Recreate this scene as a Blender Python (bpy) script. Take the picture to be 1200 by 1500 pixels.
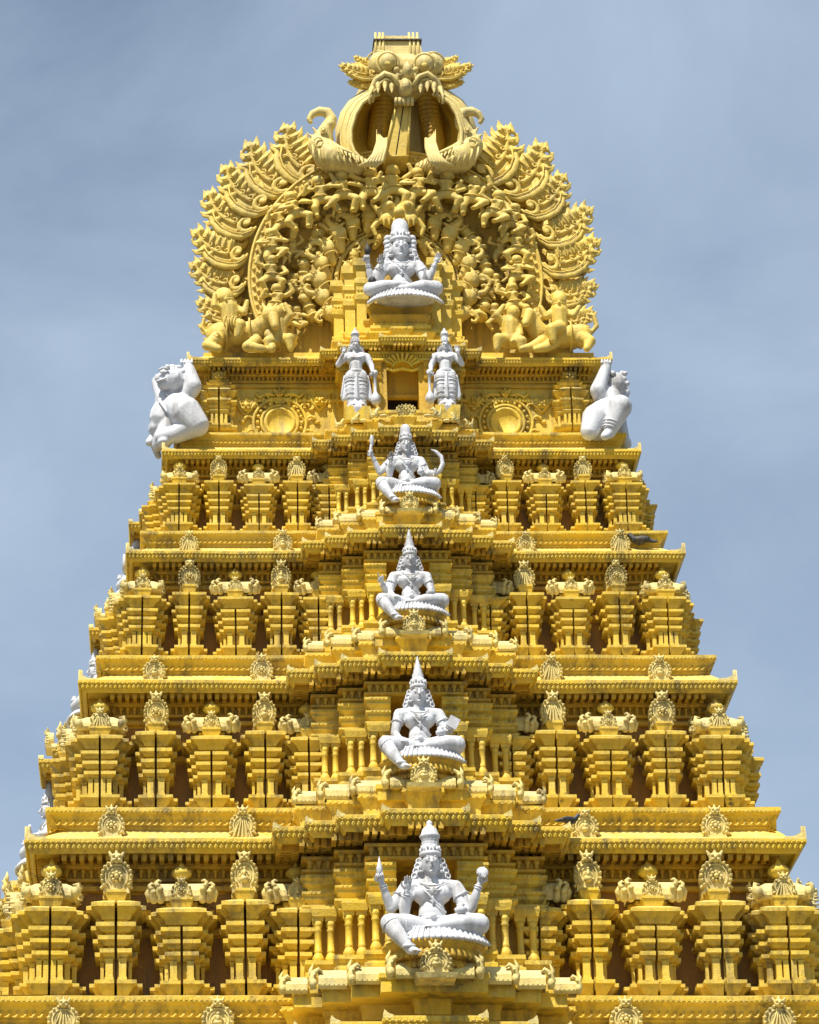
import bpy, bmesh, math, random
from mathutils import Vector, Matrix, Euler
random.seed(7)
for _o in list(bpy.data.objects): bpy.data.objects.remove(_o)
SC = bpy.context.scene
COL = SC.collection
R = math.radians
V = Vector

# ------------------------------------------------------------------ camera
TH = R(24.0); CT, ST = math.cos(TH), math.sin(TH)
CAM = V((-4.56, -60.77, 1.6))
FPX, PX0, PY0 = 4874.0, 260.0, 750.0
cd = bpy.data.cameras.new('camera'); cam = bpy.data.objects.new('camera', cd); COL.objects.link(cam)
cam.location = CAM
cam.rotation_euler = (R(90) + TH, 0, 0)
cd.sensor_width = 36.0; cd.sensor_fit = 'VERTICAL'; cd.sensor_height = 36.0
cd.lens = 36.0 * FPX / 1500.0
cd.shift_x = (600 - PX0) / 1500.0
cd.clip_start = 0.5; cd.clip_end = 20000
SC.camera = cam

# ------------------------------------------------------------------ sky and sun
SUN_EL, SUN_AZ = R(59), R(-30)          # azimuth measured from the camera's side of the tower, negative = to the left
sun_dir = V((math.cos(SUN_EL) * math.sin(SUN_AZ), -math.cos(SUN_EL) * math.cos(SUN_AZ), math.sin(SUN_EL)))
W = bpy.data.worlds.new('World'); SC.world = W; W.use_nodes = True
nt = W.node_tree; nt.nodes.clear()
def N(tree, t, **kw):
    n = tree.nodes.new(t)
    for k, v in kw.items():
        if k in n.inputs: n.inputs[k].default_value = v
        else: setattr(n, k, v)
    return n
out = N(nt, 'ShaderNodeOutputWorld'); bg = N(nt, 'ShaderNodeBackground')
sky = N(nt, 'ShaderNodeTexSky'); sky.sky_type = 'NISHITA'; sky.sun_disc = False
sky.sun_elevation = SUN_EL; sky.sun_rotation = math.atan2(sun_dir.x, sun_dir.y)
sky.air_density = 1.0; sky.dust_density = 1.2; sky.ozone_density = 1.5; sky.altitude = 900
bg.inputs['Strength'].default_value = 0.073
tc = N(nt, 'ShaderNodeTexCoord'); mp = N(nt, 'ShaderNodeMapping')
mp.inputs['Scale'].default_value = (2.2, 2.2, 3.6); mp.inputs['Rotation'].default_value = (0.3, 0.5, 0.2)
n1 = N(nt, 'ShaderNodeTexNoise'); n1.inputs['Scale'].default_value = 2.4; n1.inputs['Detail'].default_value = 7; n1.inputs['Roughness'].default_value = 0.56
n1.inputs['Distortion'].default_value = 0.3
cr = N(nt, 'ShaderNodeValToRGB'); cr.color_ramp.elements[0].position = 0.26; cr.color_ramp.elements[1].position = 0.76
cr.color_ramp.elements[0].color = (0.28, 0.28, 0.28, 1); cr.color_ramp.elements[1].color = (0.9, 0.9, 0.9, 1)
mx = N(nt, 'ShaderNodeMix'); mx.data_type = 'RGBA'
nt.links.new(tc.outputs['Generated'], mp.inputs['Vector']); nt.links.new(mp.outputs[0], n1.inputs['Vector'])
nt.links.new(n1.outputs['Fac'], cr.inputs['Fac']); nt.links.new(cr.outputs['Color'], mx.inputs[0])
nt.links.new(sky.outputs[0], mx.inputs[6]); mx.inputs[7].default_value = (4.9, 6.1, 7.6, 1)
nt.links.new(mx.outputs[2], bg.inputs['Color']); nt.links.new(bg.outputs[0], out.inputs[0])
sl = bpy.data.lights.new('sun', 'SUN'); sl.energy = 5.0; sl.angle = R(0.6); sl.color = (1.0, 0.945, 0.85)
so = bpy.data.objects.new('sun', sl); COL.objects.link(so)
so.rotation_euler = sun_dir.to_track_quat('Z', 'Y').to_euler(); so.location = (0, 0, 60)
SC.view_settings.view_transform = 'Standard'; SC.view_settings.look = 'None'
SC.view_settings.exposure = 0.52; SC.view_settings.gamma = 1.0
SC.render.engine = 'CYCLES'
SC.cycles.max_bounces = 7; SC.cycles.diffuse_bounces = 5; SC.cycles.glossy_bounces = 2
SC.cycles.use_denoising = True

# ------------------------------------------------------------------ placing: a point seen at (px, py) of the 1200x1500 photograph, y metres behind the reference eave
def at(px, py, y):
    a = (px - PX0) / FPX; b = (PY0 - py) / FPX
    t = (y - CAM.y) / (CT - b * ST)
    return V((CAM.x + a * t, y, CAM.z + (ST + b * CT) * t))

# ------------------------------------------------------------------ materials
MATS = {}
def paint(name, base, base2, dust_highlight, rough=0.55, bump=0.5, soot=0.75, dustamt=0.55, scale=1.0, lime=None):
    m = bpy.data.materials.new(name); m.use_nodes = True; t = m.node_tree; L = t.links.new
    b = t.nodes['Principled BSDF']; b.inputs['Roughness'].default_value = rough
    b.inputs['Specular IOR Level'].default_value = 0.35
    g = N(t, 'ShaderNodeNewGeometry')
    def noise(s, d, r=0.6, vec=None):
        n = N(t, 'ShaderNodeTexNoise'); n.inputs['Scale'].default_value = s; n.inputs['Detail'].default_value = d; n.inputs['Roughness'].default_value = r
        L(vec or g.outputs['Position'], n.inputs['Vector']); return n.outputs['Fac']
    def ramp(f, a, c):
        n = N(t, 'ShaderNodeMapRange'); n.inputs['From Min'].default_value = a; n.inputs['From Max'].default_value = c; L(f, n.inputs['Value']); return n.outputs[0]
    def mul(a, c):
        n = N(t, 'ShaderNodeMath'); n.operation = 'MULTIPLY'; L(a, n.inputs[0])
        if isinstance(c, float): n.inputs[1].default_value = c
        else: L(c, n.inputs[1])
        return n.outputs[0]
    def mix(f, a, c):
        n = N(t, 'ShaderNodeMix'); n.data_type = 'RGBA'; L(f, n.inputs[0])
        for i, q in ((6, a), (7, c)):
            if isinstance(q, tuple): n.inputs[i].default_value = (*q, 1)
            else: L(q, n.inputs[i])
        return n.outputs[2]
    c = mix(ramp(noise(0.45 * scale, 5), 0.35, 0.65), base, base2)                     # large patches of fresher and older paint
    c = mix(mul(ramp(noise(9 * scale, 6, 0.7), 0.52, 0.8), dustamt), c, dust_highlight)          # worn, chalky flecks
    mp = N(t, 'ShaderNodeMapping'); mp.inputs['Scale'].default_value = (3.0, 3.0, 0.35); L(g.outputs['Position'], mp.inputs['Vector'])
    st = mul(ramp(noise(1.6, 7, 0.65, mp.outputs[0]), 0.43, 0.64), ramp(noise(0.7, 3), 0.38, 0.58))
    c = mix(mul(st, soot), c, (0.13, 0.095, 0.05))                                     # rain streaks of grime
    sp = mul(ramp(noise(2.7, 8, 0.75), 0.62, 0.70), soot * 1.3)
    c = mix(sp, c, (0.05, 0.045, 0.035))
    sx = N(t, 'ShaderNodeSeparateXYZ'); L(g.outputs['True Normal'], sx.inputs[0])
    up = mul(ramp(sx.outputs['Z'], 0.35, 0.95), ramp(noise(3.3, 5, 0.7), 0.30, 0.55))
    c = mix(mul(up, 0.55), c, dust_highlight)                                                     # sunlit tops painted paler through a dusty tint on up-facing faces
    L(c, b.inputs['Base Color'])
    bp = N(t, 'ShaderNodeBump'); bp.inputs['Strength'].default_value = bump; bp.inputs['Distance'].default_value = 0.02
    ad = N(t, 'ShaderNodeMath'); ad.operation = 'ADD'; L(noise(28, 4, 0.7), ad.inputs[0]); L(mul(noise(7, 3), 1.2), ad.inputs[1])
    L(ad.outputs[0], bp.inputs['Height']); L(bp.outputs[0], b.inputs['Normal'])
    L(ramp(noise(5, 4), 0.2, 1.6), b.inputs['Roughness'])
    b.inputs['Roughness'].default_value = rough
    t.links.remove(b.inputs['Roughness'].links[0])
    MATS[name] = m; return m
paint('yellow_paint', (0.75, 0.505, 0.028), (0.65, 0.46, 0.065), (0.78, 0.64, 0.28))
paint('cream_paint', (0.72, 0.57, 0.17), (0.66, 0.54, 0.21), (0.68, 0.62, 0.38), dustamt=0.6)
paint('ochre_paint', (0.62, 0.37, 0.020), (0.54, 0.34, 0.035), (0.58, 0.40, 0.1))
paint('old_gold_paint', (0.70, 0.49, 0.075), (0.62, 0.46, 0.11), (0.66, 0.56, 0.28), soot=0.5)
paint('pale_gold_paint', (0.70, 0.55, 0.17), (0.64, 0.51, 0.19), (0.70, 0.62, 0.38), soot=0.5)
paint('white_paint', (0.61, 0.62, 0.64), (0.54, 0.55, 0.57), (0.66, 0.66, 0.67), soot=0.6, bump=0.3)
paint('recess_brown', (0.34, 0.17, 0.022), (0.27, 0.14, 0.025), (0.44, 0.27, 0.07))  # darker brown for storey walls, niche backs and slot cores set behind
paint('black_paint', (0.02, 0.02, 0.02), (0.03, 0.03, 0.03), (0.06, 0.06, 0.06))
paint('dark_wood', (0.03, 0.02, 0.015), (0.04, 0.03, 0.02), (0.06, 0.05, 0.04))
paint('feather_grey', (0.05, 0.05, 0.06), (0.02, 0.02, 0.025), (0.25, 0.26, 0.28))
paint('red_mouth', (0.4, 0.08, 0.03), (0.35, 0.1, 0.03), (0.5, 0.3, 0.1))
paint('plain_stone', (0.10, 0.095, 0.08), (0.08, 0.075, 0.065), (0.15, 0.14, 0.12))
M = MATS

from mathutils import noise as MN
def wobble(p):
    # hand-laid plaster is never ruler straight
    q = V(p) * 0.9; d = V((MN.noise(q), MN.noise(q + V((31, 0, 0))), MN.noise(q + V((0, 57, 0))))) * 0.016 + V((0, MN.noise(q * 5), MN.noise(q * 5 + V((9, 9, 9))))) * 0.007
    return (p[0] + d.x * .5, p[1] + d.y, p[2] + d.z)
def sub(plan, step=0.45):
    r = []
    for i in range(len(plan)):
        a, b = plan[i], plan[(i + 1) % len(plan)]; n = max(1, int(math.hypot(b[0] - a[0], b[1] - a[1]) / step))
        r += [(a[0] + (b[0] - a[0]) * k / n, a[1] + (b[1] - a[1]) * k / n) for k in range(n)]
    return r
# ------------------------------------------------------------------ mesh builder
class MB:
    def __init__(s): s.v = []; s.f = []; s.sm = []
    def add(s, vs, fs, mat=None, smooth=False):
        n = len(s.v)
        if mat is not None: vs = [mat @ V(p) for p in vs]
        flip = mat is not None and mat.determinant() < 0
        s.v += [tuple(p) for p in vs]
        for f in fs:
            f = [i + n for i in f]
            s.f.append(f[::-1] if flip else f); s.sm.append(smooth)
        return s
    def merge(s, o, mat=None):
        n = len(s.v); flip = mat is not None and mat.determinant() < 0
        s.v += [tuple(mat @ V(p)) for p in o.v] if mat is not None else o.v
        s.f += [([i + n for i in f][::-1] if flip else [i + n for i in f]) for f in o.f]; s.sm += o.sm
        return s
    def box(s, x0, x1, y0, y1, z0, z1, mat=None, tx=0.0):
        # tx: how much wider the top is than the bottom on every side
        vs = [(x0, y0, z0), (x1, y0, z0), (x1, y1, z0), (x0, y1, z0), (x0 - tx, y0 - tx, z1), (x1 + tx, y0 - tx, z1), (x1 + tx, y1 + tx, z1), (x0 - tx, y1 + tx, z1)]
        return s.add(vs, [(3, 2, 1, 0), (4, 5, 6, 7), (0, 1, 5, 4), (1, 2, 6, 5), (2, 3, 7, 6), (3, 0, 4, 7)], mat)
    def lathe(s, prof, n=12, mat=None, sy=1.0, smooth=True):
        vs = []; fs = []
        for r, z in prof:
            for i in range(n):
                a = 2 * math.pi * i / n; vs.append((r * math.cos(a), r * math.sin(a) * sy, z))
        for j in range(len(prof) - 1):
            for i in range(n):
                k = (i + 1) % n; fs.append((j * n + i, j * n + k, (j + 1) * n + k, (j + 1) * n + i))
        fs.append(tuple(range(n))[::-1]); fs.append(tuple((len(prof) - 1) * n + i for i in range(n)))
        return s.add(vs, fs, mat, smooth)
    def ell(s, c, r, mat=None, n=10, m=7, rot=None):
        if isinstance(r, (int, float)): r = (r, r, r)
        T = Matrix.Translation(V(c)) @ (rot.to_4x4() if rot is not None else Matrix()) @ Matrix.Diagonal((*r, 1))
        if mat is not None: T = mat @ T
        prof = [(max(math.cos(-math.pi / 2 + math.pi * j / m), 0.02), math.sin(-math.pi / 2 + math.pi * j / m)) for j in range(m + 1)]
        return s.lathe(prof, n, T)
    def tube(s, pts, rad, n=7, mat=None, flat=1.0, up=V((0, -1, 0)), caps=True):
        pts = [V(p) for p in pts]; k = len(pts)
        if isinstance(rad, (int, float)): rad = [rad] * k
        vs = []; fs = []
        for i, p in enumerate(pts):
            t = (pts[min(i + 1, k - 1)] - pts[max(i - 1, 0)])
            t = t.normalized() if t.length > 1e-9 else V((0, 0, 1))
            a = t.cross(up)
            if a.length < 1e-3: a = t.cross(V((1, 0, 0.3)))
            a.normalize(); b = a.cross(t).normalized()
            for j in range(n):
                q = 2 * math.pi * j / n
                vs.append(p + a * (rad[i] * math.cos(q)) + b * (rad[i] * flat * math.sin(q)))
        for i in range(k - 1):
            for j in range(n):
                l = (j + 1) % n; fs.append((i * n + j, (i + 1) * n + j, (i + 1) * n + l, i * n + l))
        if caps: fs.append(tuple(range(n))); fs.append(tuple((k - 1) * n + i for i in range(n))[::-1])
        return s.add(vs, fs, mat, True)
    def cap(s, a, b, ra, rb, n=9, mat=None):
        a, b = V(a), V(b); d = b - a; L = max(d.length, 1e-6)
        prof = []
        for j in range(4): q = math.pi / 2 * j / 3; prof.append((max(ra * math.sin(q), 0.001), -ra * math.cos(q)))
        for j in range(4): q = math.pi / 2 * j / 3; prof.append((max(rb * math.cos(q), 0.001), L + rb * math.sin(q)))
        T = Matrix.Translation(a) @ d.to_track_quat('Z', 'Y').to_matrix().to_4x4()
        if mat is not None: T = mat @ T
        return s.lathe(prof, n, T)
    def prism(s, pts, y0, y1, mat=None, bev=0.0, smooth=False):
        # outline in the x-z plane (counter-clockwise seen from -y), y0 front, y1 back
        n = len(pts); cx = sum(p[0] for p in pts) / n; cz = sum(p[1] for p in pts) / n
        vs = []; rings = [(y0, bev), (y0 + (abs(bev) if bev else 0), 0)] if bev else [(y0, 0)]
        rings.append((y1, 0))
        for y, b in rings:
            for x, z in pts:
                d = math.hypot(x - cx, z - cz) or 1; k = 1 - b / d
                vs.append((cx + (x - cx) * k, y, cz + (z - cz) * k))
        fs = [tuple(range(n))]
        for r in range(len(rings) - 1):
            for i in range(n):
                j = (i + 1) % n; fs.append((r * n + i, (r + 1) * n + i, (r + 1) * n + j, r * n + j))
        fs.append(tuple((len(rings) - 1) * n + i for i in range(n))[::-1])
        return s.add(vs, fs, mat, smooth)
    def mould(s, plan, prof, mat=None, top=True, bot=True, closed=True):
        # plan: rectilinear outline, outward normal to the right of travel (counter-clockwise); prof: (outward, z) from bottom to top
        n = len(plan); vs = []; fs = []
        nm = []
        m = n if closed else n - 1
        for i in range(m):
            a, b = plan[i], plan[(i + 1) % n]; dx, dy = b[0] - a[0], b[1] - a[1]; l = math.hypot(dx, dy); nm.append((dy / l, -dx / l))
        for o, z in prof:
            for i in range(n):
                if closed: n1, n2 = nm[i - 1], nm[i]
                else: n1, n2 = nm[max(i - 1, 0)], nm[min(i, m - 1)]
                if abs(n1[0] * n2[0] + n1[1] * n2[1]) > 0.99: ox, oy = n1
                else: ox, oy = n1[0] + n2[0], n1[1] + n2[1]
                vs.append((plan[i][0] + o * ox, plan[i][1] + o * oy, z))
        k = len(prof)
        for j in range(k - 1):
            for i in range(m):
                l = (i + 1) % n; fs.append((j * n + i, j * n + l, (j + 1) * n + l, (j + 1) * n + i))
        if closed:
            if bot: fs.append(tuple(range(n))[::-1])
            if top: fs.append(tuple((k - 1) * n + i for i in range(n)))
        else:
            if bot: fs.append(tuple(range(n))[::-1])
            if top: fs.append(tuple((k - 1) * n + i for i in range(n)))
        return s.add(vs, fs, mat)
    def mesh(s, name, wob=False):
        if wob: s.v = [wobble(p) for p in s.v]
        me = bpy.data.meshes.new(name); me.from_pydata(s.v, [], s.f)
        me.polygons.foreach_set('use_smooth', s.sm); me.update(); return me
    def build(s, name, mat, parent=None, loc=None, **kw):
        return link(name, s.mesh(name), mat, parent, loc, **kw)
def link(name, me, mat, parent=None, loc=None, **kw):
    if mat is not None and len(me.materials) == 0: me.materials.append(M[mat] if isinstance(mat, str) else mat)
    o = bpy.data.objects.new(name, me); COL.objects.link(o)
    if parent is not None: o.parent = parent
    if loc is not None: o.location = loc
    for k, v in kw.items(): o[k] = v
    return o
def empty(name, loc=(0, 0, 0), parent=None, **kw):
    o = bpy.data.objects.new(name, None); COL.objects.link(o); o.location = loc; o.empty_display_size = 0.3
    if parent is not None: o.parent = parent
    for k, v in kw.items(): o[k] = v
    return o
def copy_tree(o, parent, loc=None, scale=None, rot=None):
    c = o.copy(); COL.objects.link(c); c.parent = parent
    if loc is not None: c.location = loc
    if scale is not None: c.scale = scale
    if rot is not None: c.rotation_euler = rot
    for ch in o.children:
        d = ch.copy(); COL.objects.link(d); d.parent = c
    return c
def sculpt(mb, name, voxel, it=3, fac=0.5, extra=None):
    # fuse overlapping rough shapes into one continuous modelled surface
    o = bpy.data.objects.new('tmp', mb.mesh('tmp')); COL.objects.link(o)
    r = o.modifiers.new('r', 'REMESH'); r.mode = 'VOXEL'; r.voxel_size = voxel; r.use_smooth_shade = True
    if it: q = o.modifiers.new('s', 'SMOOTH'); q.factor = fac; q.iterations = it
    dg = bpy.context.evaluated_depsgraph_get(); dg.update()
    me = bpy.data.meshes.new_from_object(o.evaluated_get(dg)); me.name = name
    bpy.data.objects.remove(o)
    if extra is not None and extra.v:
        bm = bmesh.new(); bm.from_mesh(me); e = extra.mesh('e'); bm.from_mesh(e); bm.to_mesh(me); bm.free()
    me.polygons.foreach_set('use_smooth', [True] * len(me.polygons)); me.materials.clear()
    return me
def rowpts(plan, inset, pitch, sides=None, margin=0.0):
    # points at an even pitch along every edge of a rectilinear plan moved inward by inset: (x, y, outward angle, edge index)
    n = len(plan); res = []
    nm = []
    for i in range(n):
        a, b = plan[i], plan[(i + 1) % n]; dx, dy = b[0] - a[0], b[1] - a[1]; l = math.hypot(dx, dy); nm.append((dy / l, -dx / l))
    P = []
    for i in range(n):
        n1, n2 = nm[i - 1], nm[i]; P.append((plan[i][0] - inset * (n1[0] + n2[0]), plan[i][1] - inset * (n1[1] + n2[1])))
    for i in range(n):
        if sides is not None and not sides(nm[i], P[i], P[(i + 1) % n]): continue
        a, b = P[i], P[(i + 1) % n]; l = math.hypot(b[0] - a[0], b[1] - a[1]) - 2 * margin
        if l < pitch * 0.6: continue
        if (b[0] - a[0]) * (plan[(i + 1) % n][0] - plan[i][0]) + (b[1] - a[1]) * (plan[(i + 1) % n][1] - plan[i][1]) < 0: continue
        c = max(1, round(l / pitch))
        for k in range(c):
            t = (margin + (k + 0.5) * l / c) / (l + 2 * margin)
            res.append((a[0] + (b[0] - a[0]) * t, a[1] + (b[1] - a[1]) * t, math.atan2(nm[i][0], -nm[i][1]), i))
    return res
def RT(x, y, z, ang, s=1.0):
    return Matrix.Translation((x, y, z)) @ Matrix.Rotation(ang, 4, 'Z') @ Matrix.Scale(s, 4)
# ------------------------------------------------------------------ ground and the lower storeys that carry what is seen
TIPS = {0: (2.14, 33.13, 4.50, 0.14), 1: (1.71, 30.79, 4.972, 0.09), 2: (1.21, 28.27, 5.679, 0.07), 3: (0.65, 25.24, 6.513, 0.0), 4: (0.0, 21.73, 7.49, 0.0),
        5: (-0.745, 17.66, 8.60, 0.0), 6: (-1.6, 13.0, 9.8, 0.0)}
YC = 6.0
BH = [2.83, 2.23, 1.65, 0.83]; BP = [0.68, 1.03, 1.38, 1.73]
g = MB(); g.add([(-3000, -3000, 0), (3000, -3000, 0), (3000, 3000, 0), (-3000, 3000, 0)], [(0, 1, 2, 3)]); g.build('ground', 'plain_stone', kind='structure')
tower = empty('temple_tower', (0, YC, 0), label='tall yellow tiered temple gateway tower crowned by a huge carved horseshoe arch', category='temple tower')
TI = Matrix.Translation((0, -YC, 0))
def part(name, mb, mat, parent=None, **kw):
    # mesh given in world coordinates; the tower's own origin is its base centre
    me = mb.mesh(name, True) if isinstance(mb, MB) else mb
    me.transform(TI); return link(name, me, mat, parent or tower, **kw)
def rect(k, inset=0.0):
    y, z, w, xc = TIPS[k]; d = YC - y
    w -= inset; d -= inset
    return [(xc - w, YC - d), (xc + w, YC - d), (xc + w, YC + d), (xc - w, YC + d)]
def bayplan(hw, pr, back=1.2):
    r = []
    for i, (h, p) in enumerate(zip(hw, pr)):
        if i == 0: r.append((h, back))
        r += [(h, -p)] if i == 0 else [(h, -pr[i - 1]), (h, -p)]
    L = [(-x, y) for x, y in r]
    return L + r[::-1]
low = MB(); low.mould(rect(6, 0.9), [(0, 0), (0, 12.8)])
low.mould(rect(6, -0.6), [(0, 0), (0, 1.2), (-0.4, 1.4), (-0.4, 2.0)])
low.mould(rect(6), [(-.2, 12.7), (0, 12.95), (0, 13.1), (-0.7, 13.6), (-0.9, 14.2)])
low.mould(rect(5, 0.8), [(0, 14.0), (0, 17.6)])
part('lower_storey', low, 'yellow_paint')

# ------------------------------------------------------------------ ornaments used again and again
def arc(cx, cz, r, a0, a1, n, rz=None, y=0.0):
    rz = rz or r
    return [V((cx + r * math.cos(R(a0 + (a1 - a0) * i / (n - 1))), y, cz + rz * math.sin(R(a0 + (a1 - a0) * i / (n - 1))))) for i in range(n)]
def face_mask(mb, x, y, z, s):
    # small lion mask: brow, two eyes, snout, ears
    mb.ell((x, y, z), (0.5 * s, 0.34 * s, 0.42 * s), n=8, m=5)
    for q in (-1, 1):
        mb.ell((x + q * 0.22 * s, y - 0.28 * s, z + 0.14 * s), 0.14 * s, n=6, m=4)
        mb.cap((x + q * 0.4 * s, y, z + 0.2 * s), (x + q * 0.55 * s, y, z + 0.50 * s), 0.17 * s, 0.09 * s, n=7)
        mb.ell((x + q * 0.2 * s, y - 0.26 * s, z - 0.2 * s), (0.18 * s, 0.16 * s, 0.12 * s), n=6, m=4)
    mb.ell((x, y - 0.36 * s, z - 0.03 * s), (0.12 * s, 0.14 * s, 0.16 * s), n=6, m=4)
    mb.cap((x, y, z + 0.3 * s), (x, y, z + 0.62 * s), 0.19 * s, 0.09 * s, n=7)
def nasi(w, h, petals=11, core='figure', d=0.12, mask=True, seed=0, ms=.36):
    # horseshoe gable plate with a fringe of petals and a lion mask on top, base at z=0, front at -y
    rnd = random.Random(seed)
    mb = MB(); r = w / 2; cz = h * 0.38
    pts = [(-r * 0.82, 0), (r * 0.82, 0)] + [(p.x, p.z) for p in arc(0, cz, r, -38, 218, 17, h * 0.42)]
    mb.prism(pts, -d * 0.4, d)
    for i in range(petals):
        a = R(-32 + 244 * i / (petals - 1)); jit = rnd.uniform(0.9, 1.12)
        p = V((math.cos(a) * r * 0.92, -d * 0.35, cz + math.sin(a) * h * 0.385))
        mb.ell(p, (r * 0.115, d * 0.75, r * 0.125 * jit), n=6, m=4, rot=Euler((0, math.pi / 2 - a, 0)).to_matrix())
    mb.tube(arc(0, cz, r * 0.70, -45, 225, 15, h * 0.30, y=-d * 0.5), r * 0.07, 5)
    mb.tube(arc(0, cz, r * 0.5, -50, 230, 13, h * 0.215, y=-d * 0.45), r * 0.04, 4)
    if core == 'figure':
        mb.ell((0, -d * 0.7, cz - h * 0.10), (r * 0.30, d * 0.6, h * 0.09), n=8, m=5)
        mb.ell((0, -d * 0.8, cz + h * 0.02), (r * 0.15, d * 0.6, h * 0.11), n=7, m=5)
        mb.ell((0, -d * 1.0, cz + h * 0.14), r * 0.11, n=7, m=5)
        for q in (-1, 1): mb.cap((q * r * 0.14, -d * 0.8, cz + h * 0.07), (q * r * 0.34, -d * 0.6, cz - h * 0.03), r * 0.06, r * 0.05, n=5)
    elif core == 'flower':
        mb.ell((0, -d * 0.7, cz), (r * 0.16, d * 0.5, r * 0.16), n=8, m=5)
        for i in range(8):
            a = math.pi * i / 4; mb.ell((math.cos(a) * r * 0.30, -d * 0.55, cz + math.sin(a) * r * 0.28), (r * 0.12, d * 0.35, r * 0.12), n=6, m=4)
    elif core == 'drape':
        for i in range(5):
            a = (i - 2) * 0.17; mb.cap((a * r * 0.4, -d * 0.5, cz + h * 0.26), (a * r * 2.0, -d * 0.7, 0.02), r * 0.05, r * 0.09, n=5)
    for q in (-1, 1):
        mb.tube([(q * r * (0.75 + 0.24 * math.cos(t)), -d * 0.3, h * 0.06 + r * 0.2 * math.sin(t) + r * 0.1) for t in [0.2 + i * 0.75 for i in range(7)]], [r * 0.11] * 3 + [r * .09, r * .07, r * .05, r * .04], 5)
    if mask: face_mask(mb, 0, -d * 0.55, h * 0.83, w * ms)
    return mb
def finial(mb, x, y, z, r):
    mb.lathe([(r * .5, 0), (r * .34, r * .18), (r * .55, r * .3), (r * .98, r * .65), (r, r * .9), (r * .92, r * 1.1), (r * .6, r * 1.38), (r * .25, r * 1.5), (r * .3, r * 1.58), (r * .22, r * 1.72), (r * .05, r * 2.15)], 14, Matrix.Translation((x, y, z)))

# layered body of a miniature shrine; lockx keeps the slot side of each half flat
def mould_half(mb, poly, prof, lock, back):
    n = len(poly); vs = []; fs = []
    nm = []
    for i in range(n):
        a, b = poly[i], poly[(i + 1) % n]; dx, dy = b[0] - a[0], b[1] - a[1]; l = math.hypot(dx, dy); nm.append((dy / l, -dx / l))
    for o, z in prof:
        for i in range(n):
            n1, n2 = nm[i - 1], nm[i]; ox, oy = n1[0] + n2[0], n1[1] + n2[1]
            if abs(poly[i][0] - lock) < 1e-6: ox = 0
            if abs(poly[i][1] - back) < 1e-6: oy = 0
            vs.append((poly[i][0] + o * ox, poly[i][1] + o * oy, z))
    k = len(prof)
    for j in range(k - 1):
        for i in range(n): l = (i + 1) % n; fs.append((j * n + i, j * n + l, (j + 1) * n + l, (j + 1) * n + i))
    fs.append(tuple(range(n))[::-1]); fs.append(tuple((k - 1) * n + i for i in range(n)))
    mb.add(vs, fs)
def halfpoly(slot, steps, back):
    p = [(slot, -steps[0][1] * 0 + steps[0][1])]
    for i, (w, d) in enumerate(steps):
        p.append((w, d))
        if i + 1 < len(steps): p.append((w, steps[i + 1][1]))
    p += [(steps[-1][0], back), (slot, back)]
    return p
LAY = []
for i in range(3):
    z = 0.62 + 0.20 * i; o = 0.03 * i
    LAY += [(-0.03 + o, z), (0.0 + o, z + 0.015), (0.03 + o, z + 0.06), (0.085 + o, z + 0.075), (0.085 + o, z + 0.14), (-0.035 + o, z + 0.143), (-0.035 + o, z + 0.197)]
BASEP = [(0.00, 0), (0.00, 0.035), (0.03, 0.045), (0.12, 0.19), (0.16, 0.195), (0.16, 0.25), (0.03, 0.255), (0.03, 0.28), (-0.10, 0.285), (-0.10, 0.615)]
KAP = [(0.055, 1.225), (0.06, 1.24), (0.08, 1.29), (0.18, 1.385), (0.215, 1.39), (0.215, 1.45), (0.17, 1.47), (0.05, 1.52)]
def shrine_half(slot, steps, back, full_slot=True):
    mb = MB(); poly = halfpoly(slot, steps, back)
    mould_half(mb, poly, BASEP + LAY + (KAP if full_slot else []), slot, back)
    for i, (w, d) in enumerate(steps):                                   # pilasters on every step
        w0 = slot if i == 0 else steps[i - 1][0]
        a = w0 + (0.0 if i == 0 else 0.03)
        if w - a > 0.19:
            xs = [(a, a + 0.085), (w - 0.085, w)]
        else: xs = [(max(a, w - 0.11), w)]
        for x0, x1 in xs:
            mb.box(x0, x1, d - 0.005, d + 0.1, 0.28, 0.57); mb.box(x0 - (0 if x0 == slot else .012), x1 + .012, d - 0.02, d + 0.1, 0.28, 0.33)
            mb.box(x0 + .003, x1, d - 0.005, d + 0.1, 0.57, 0.622, tx=0.012 if x0 != slot else 0.0)
    return mb
def beads(mb, pts, r, sq=1.0):
    for p in pts: mb.ell(p, (r, r * sq, r), n=5, m=3)
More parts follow.
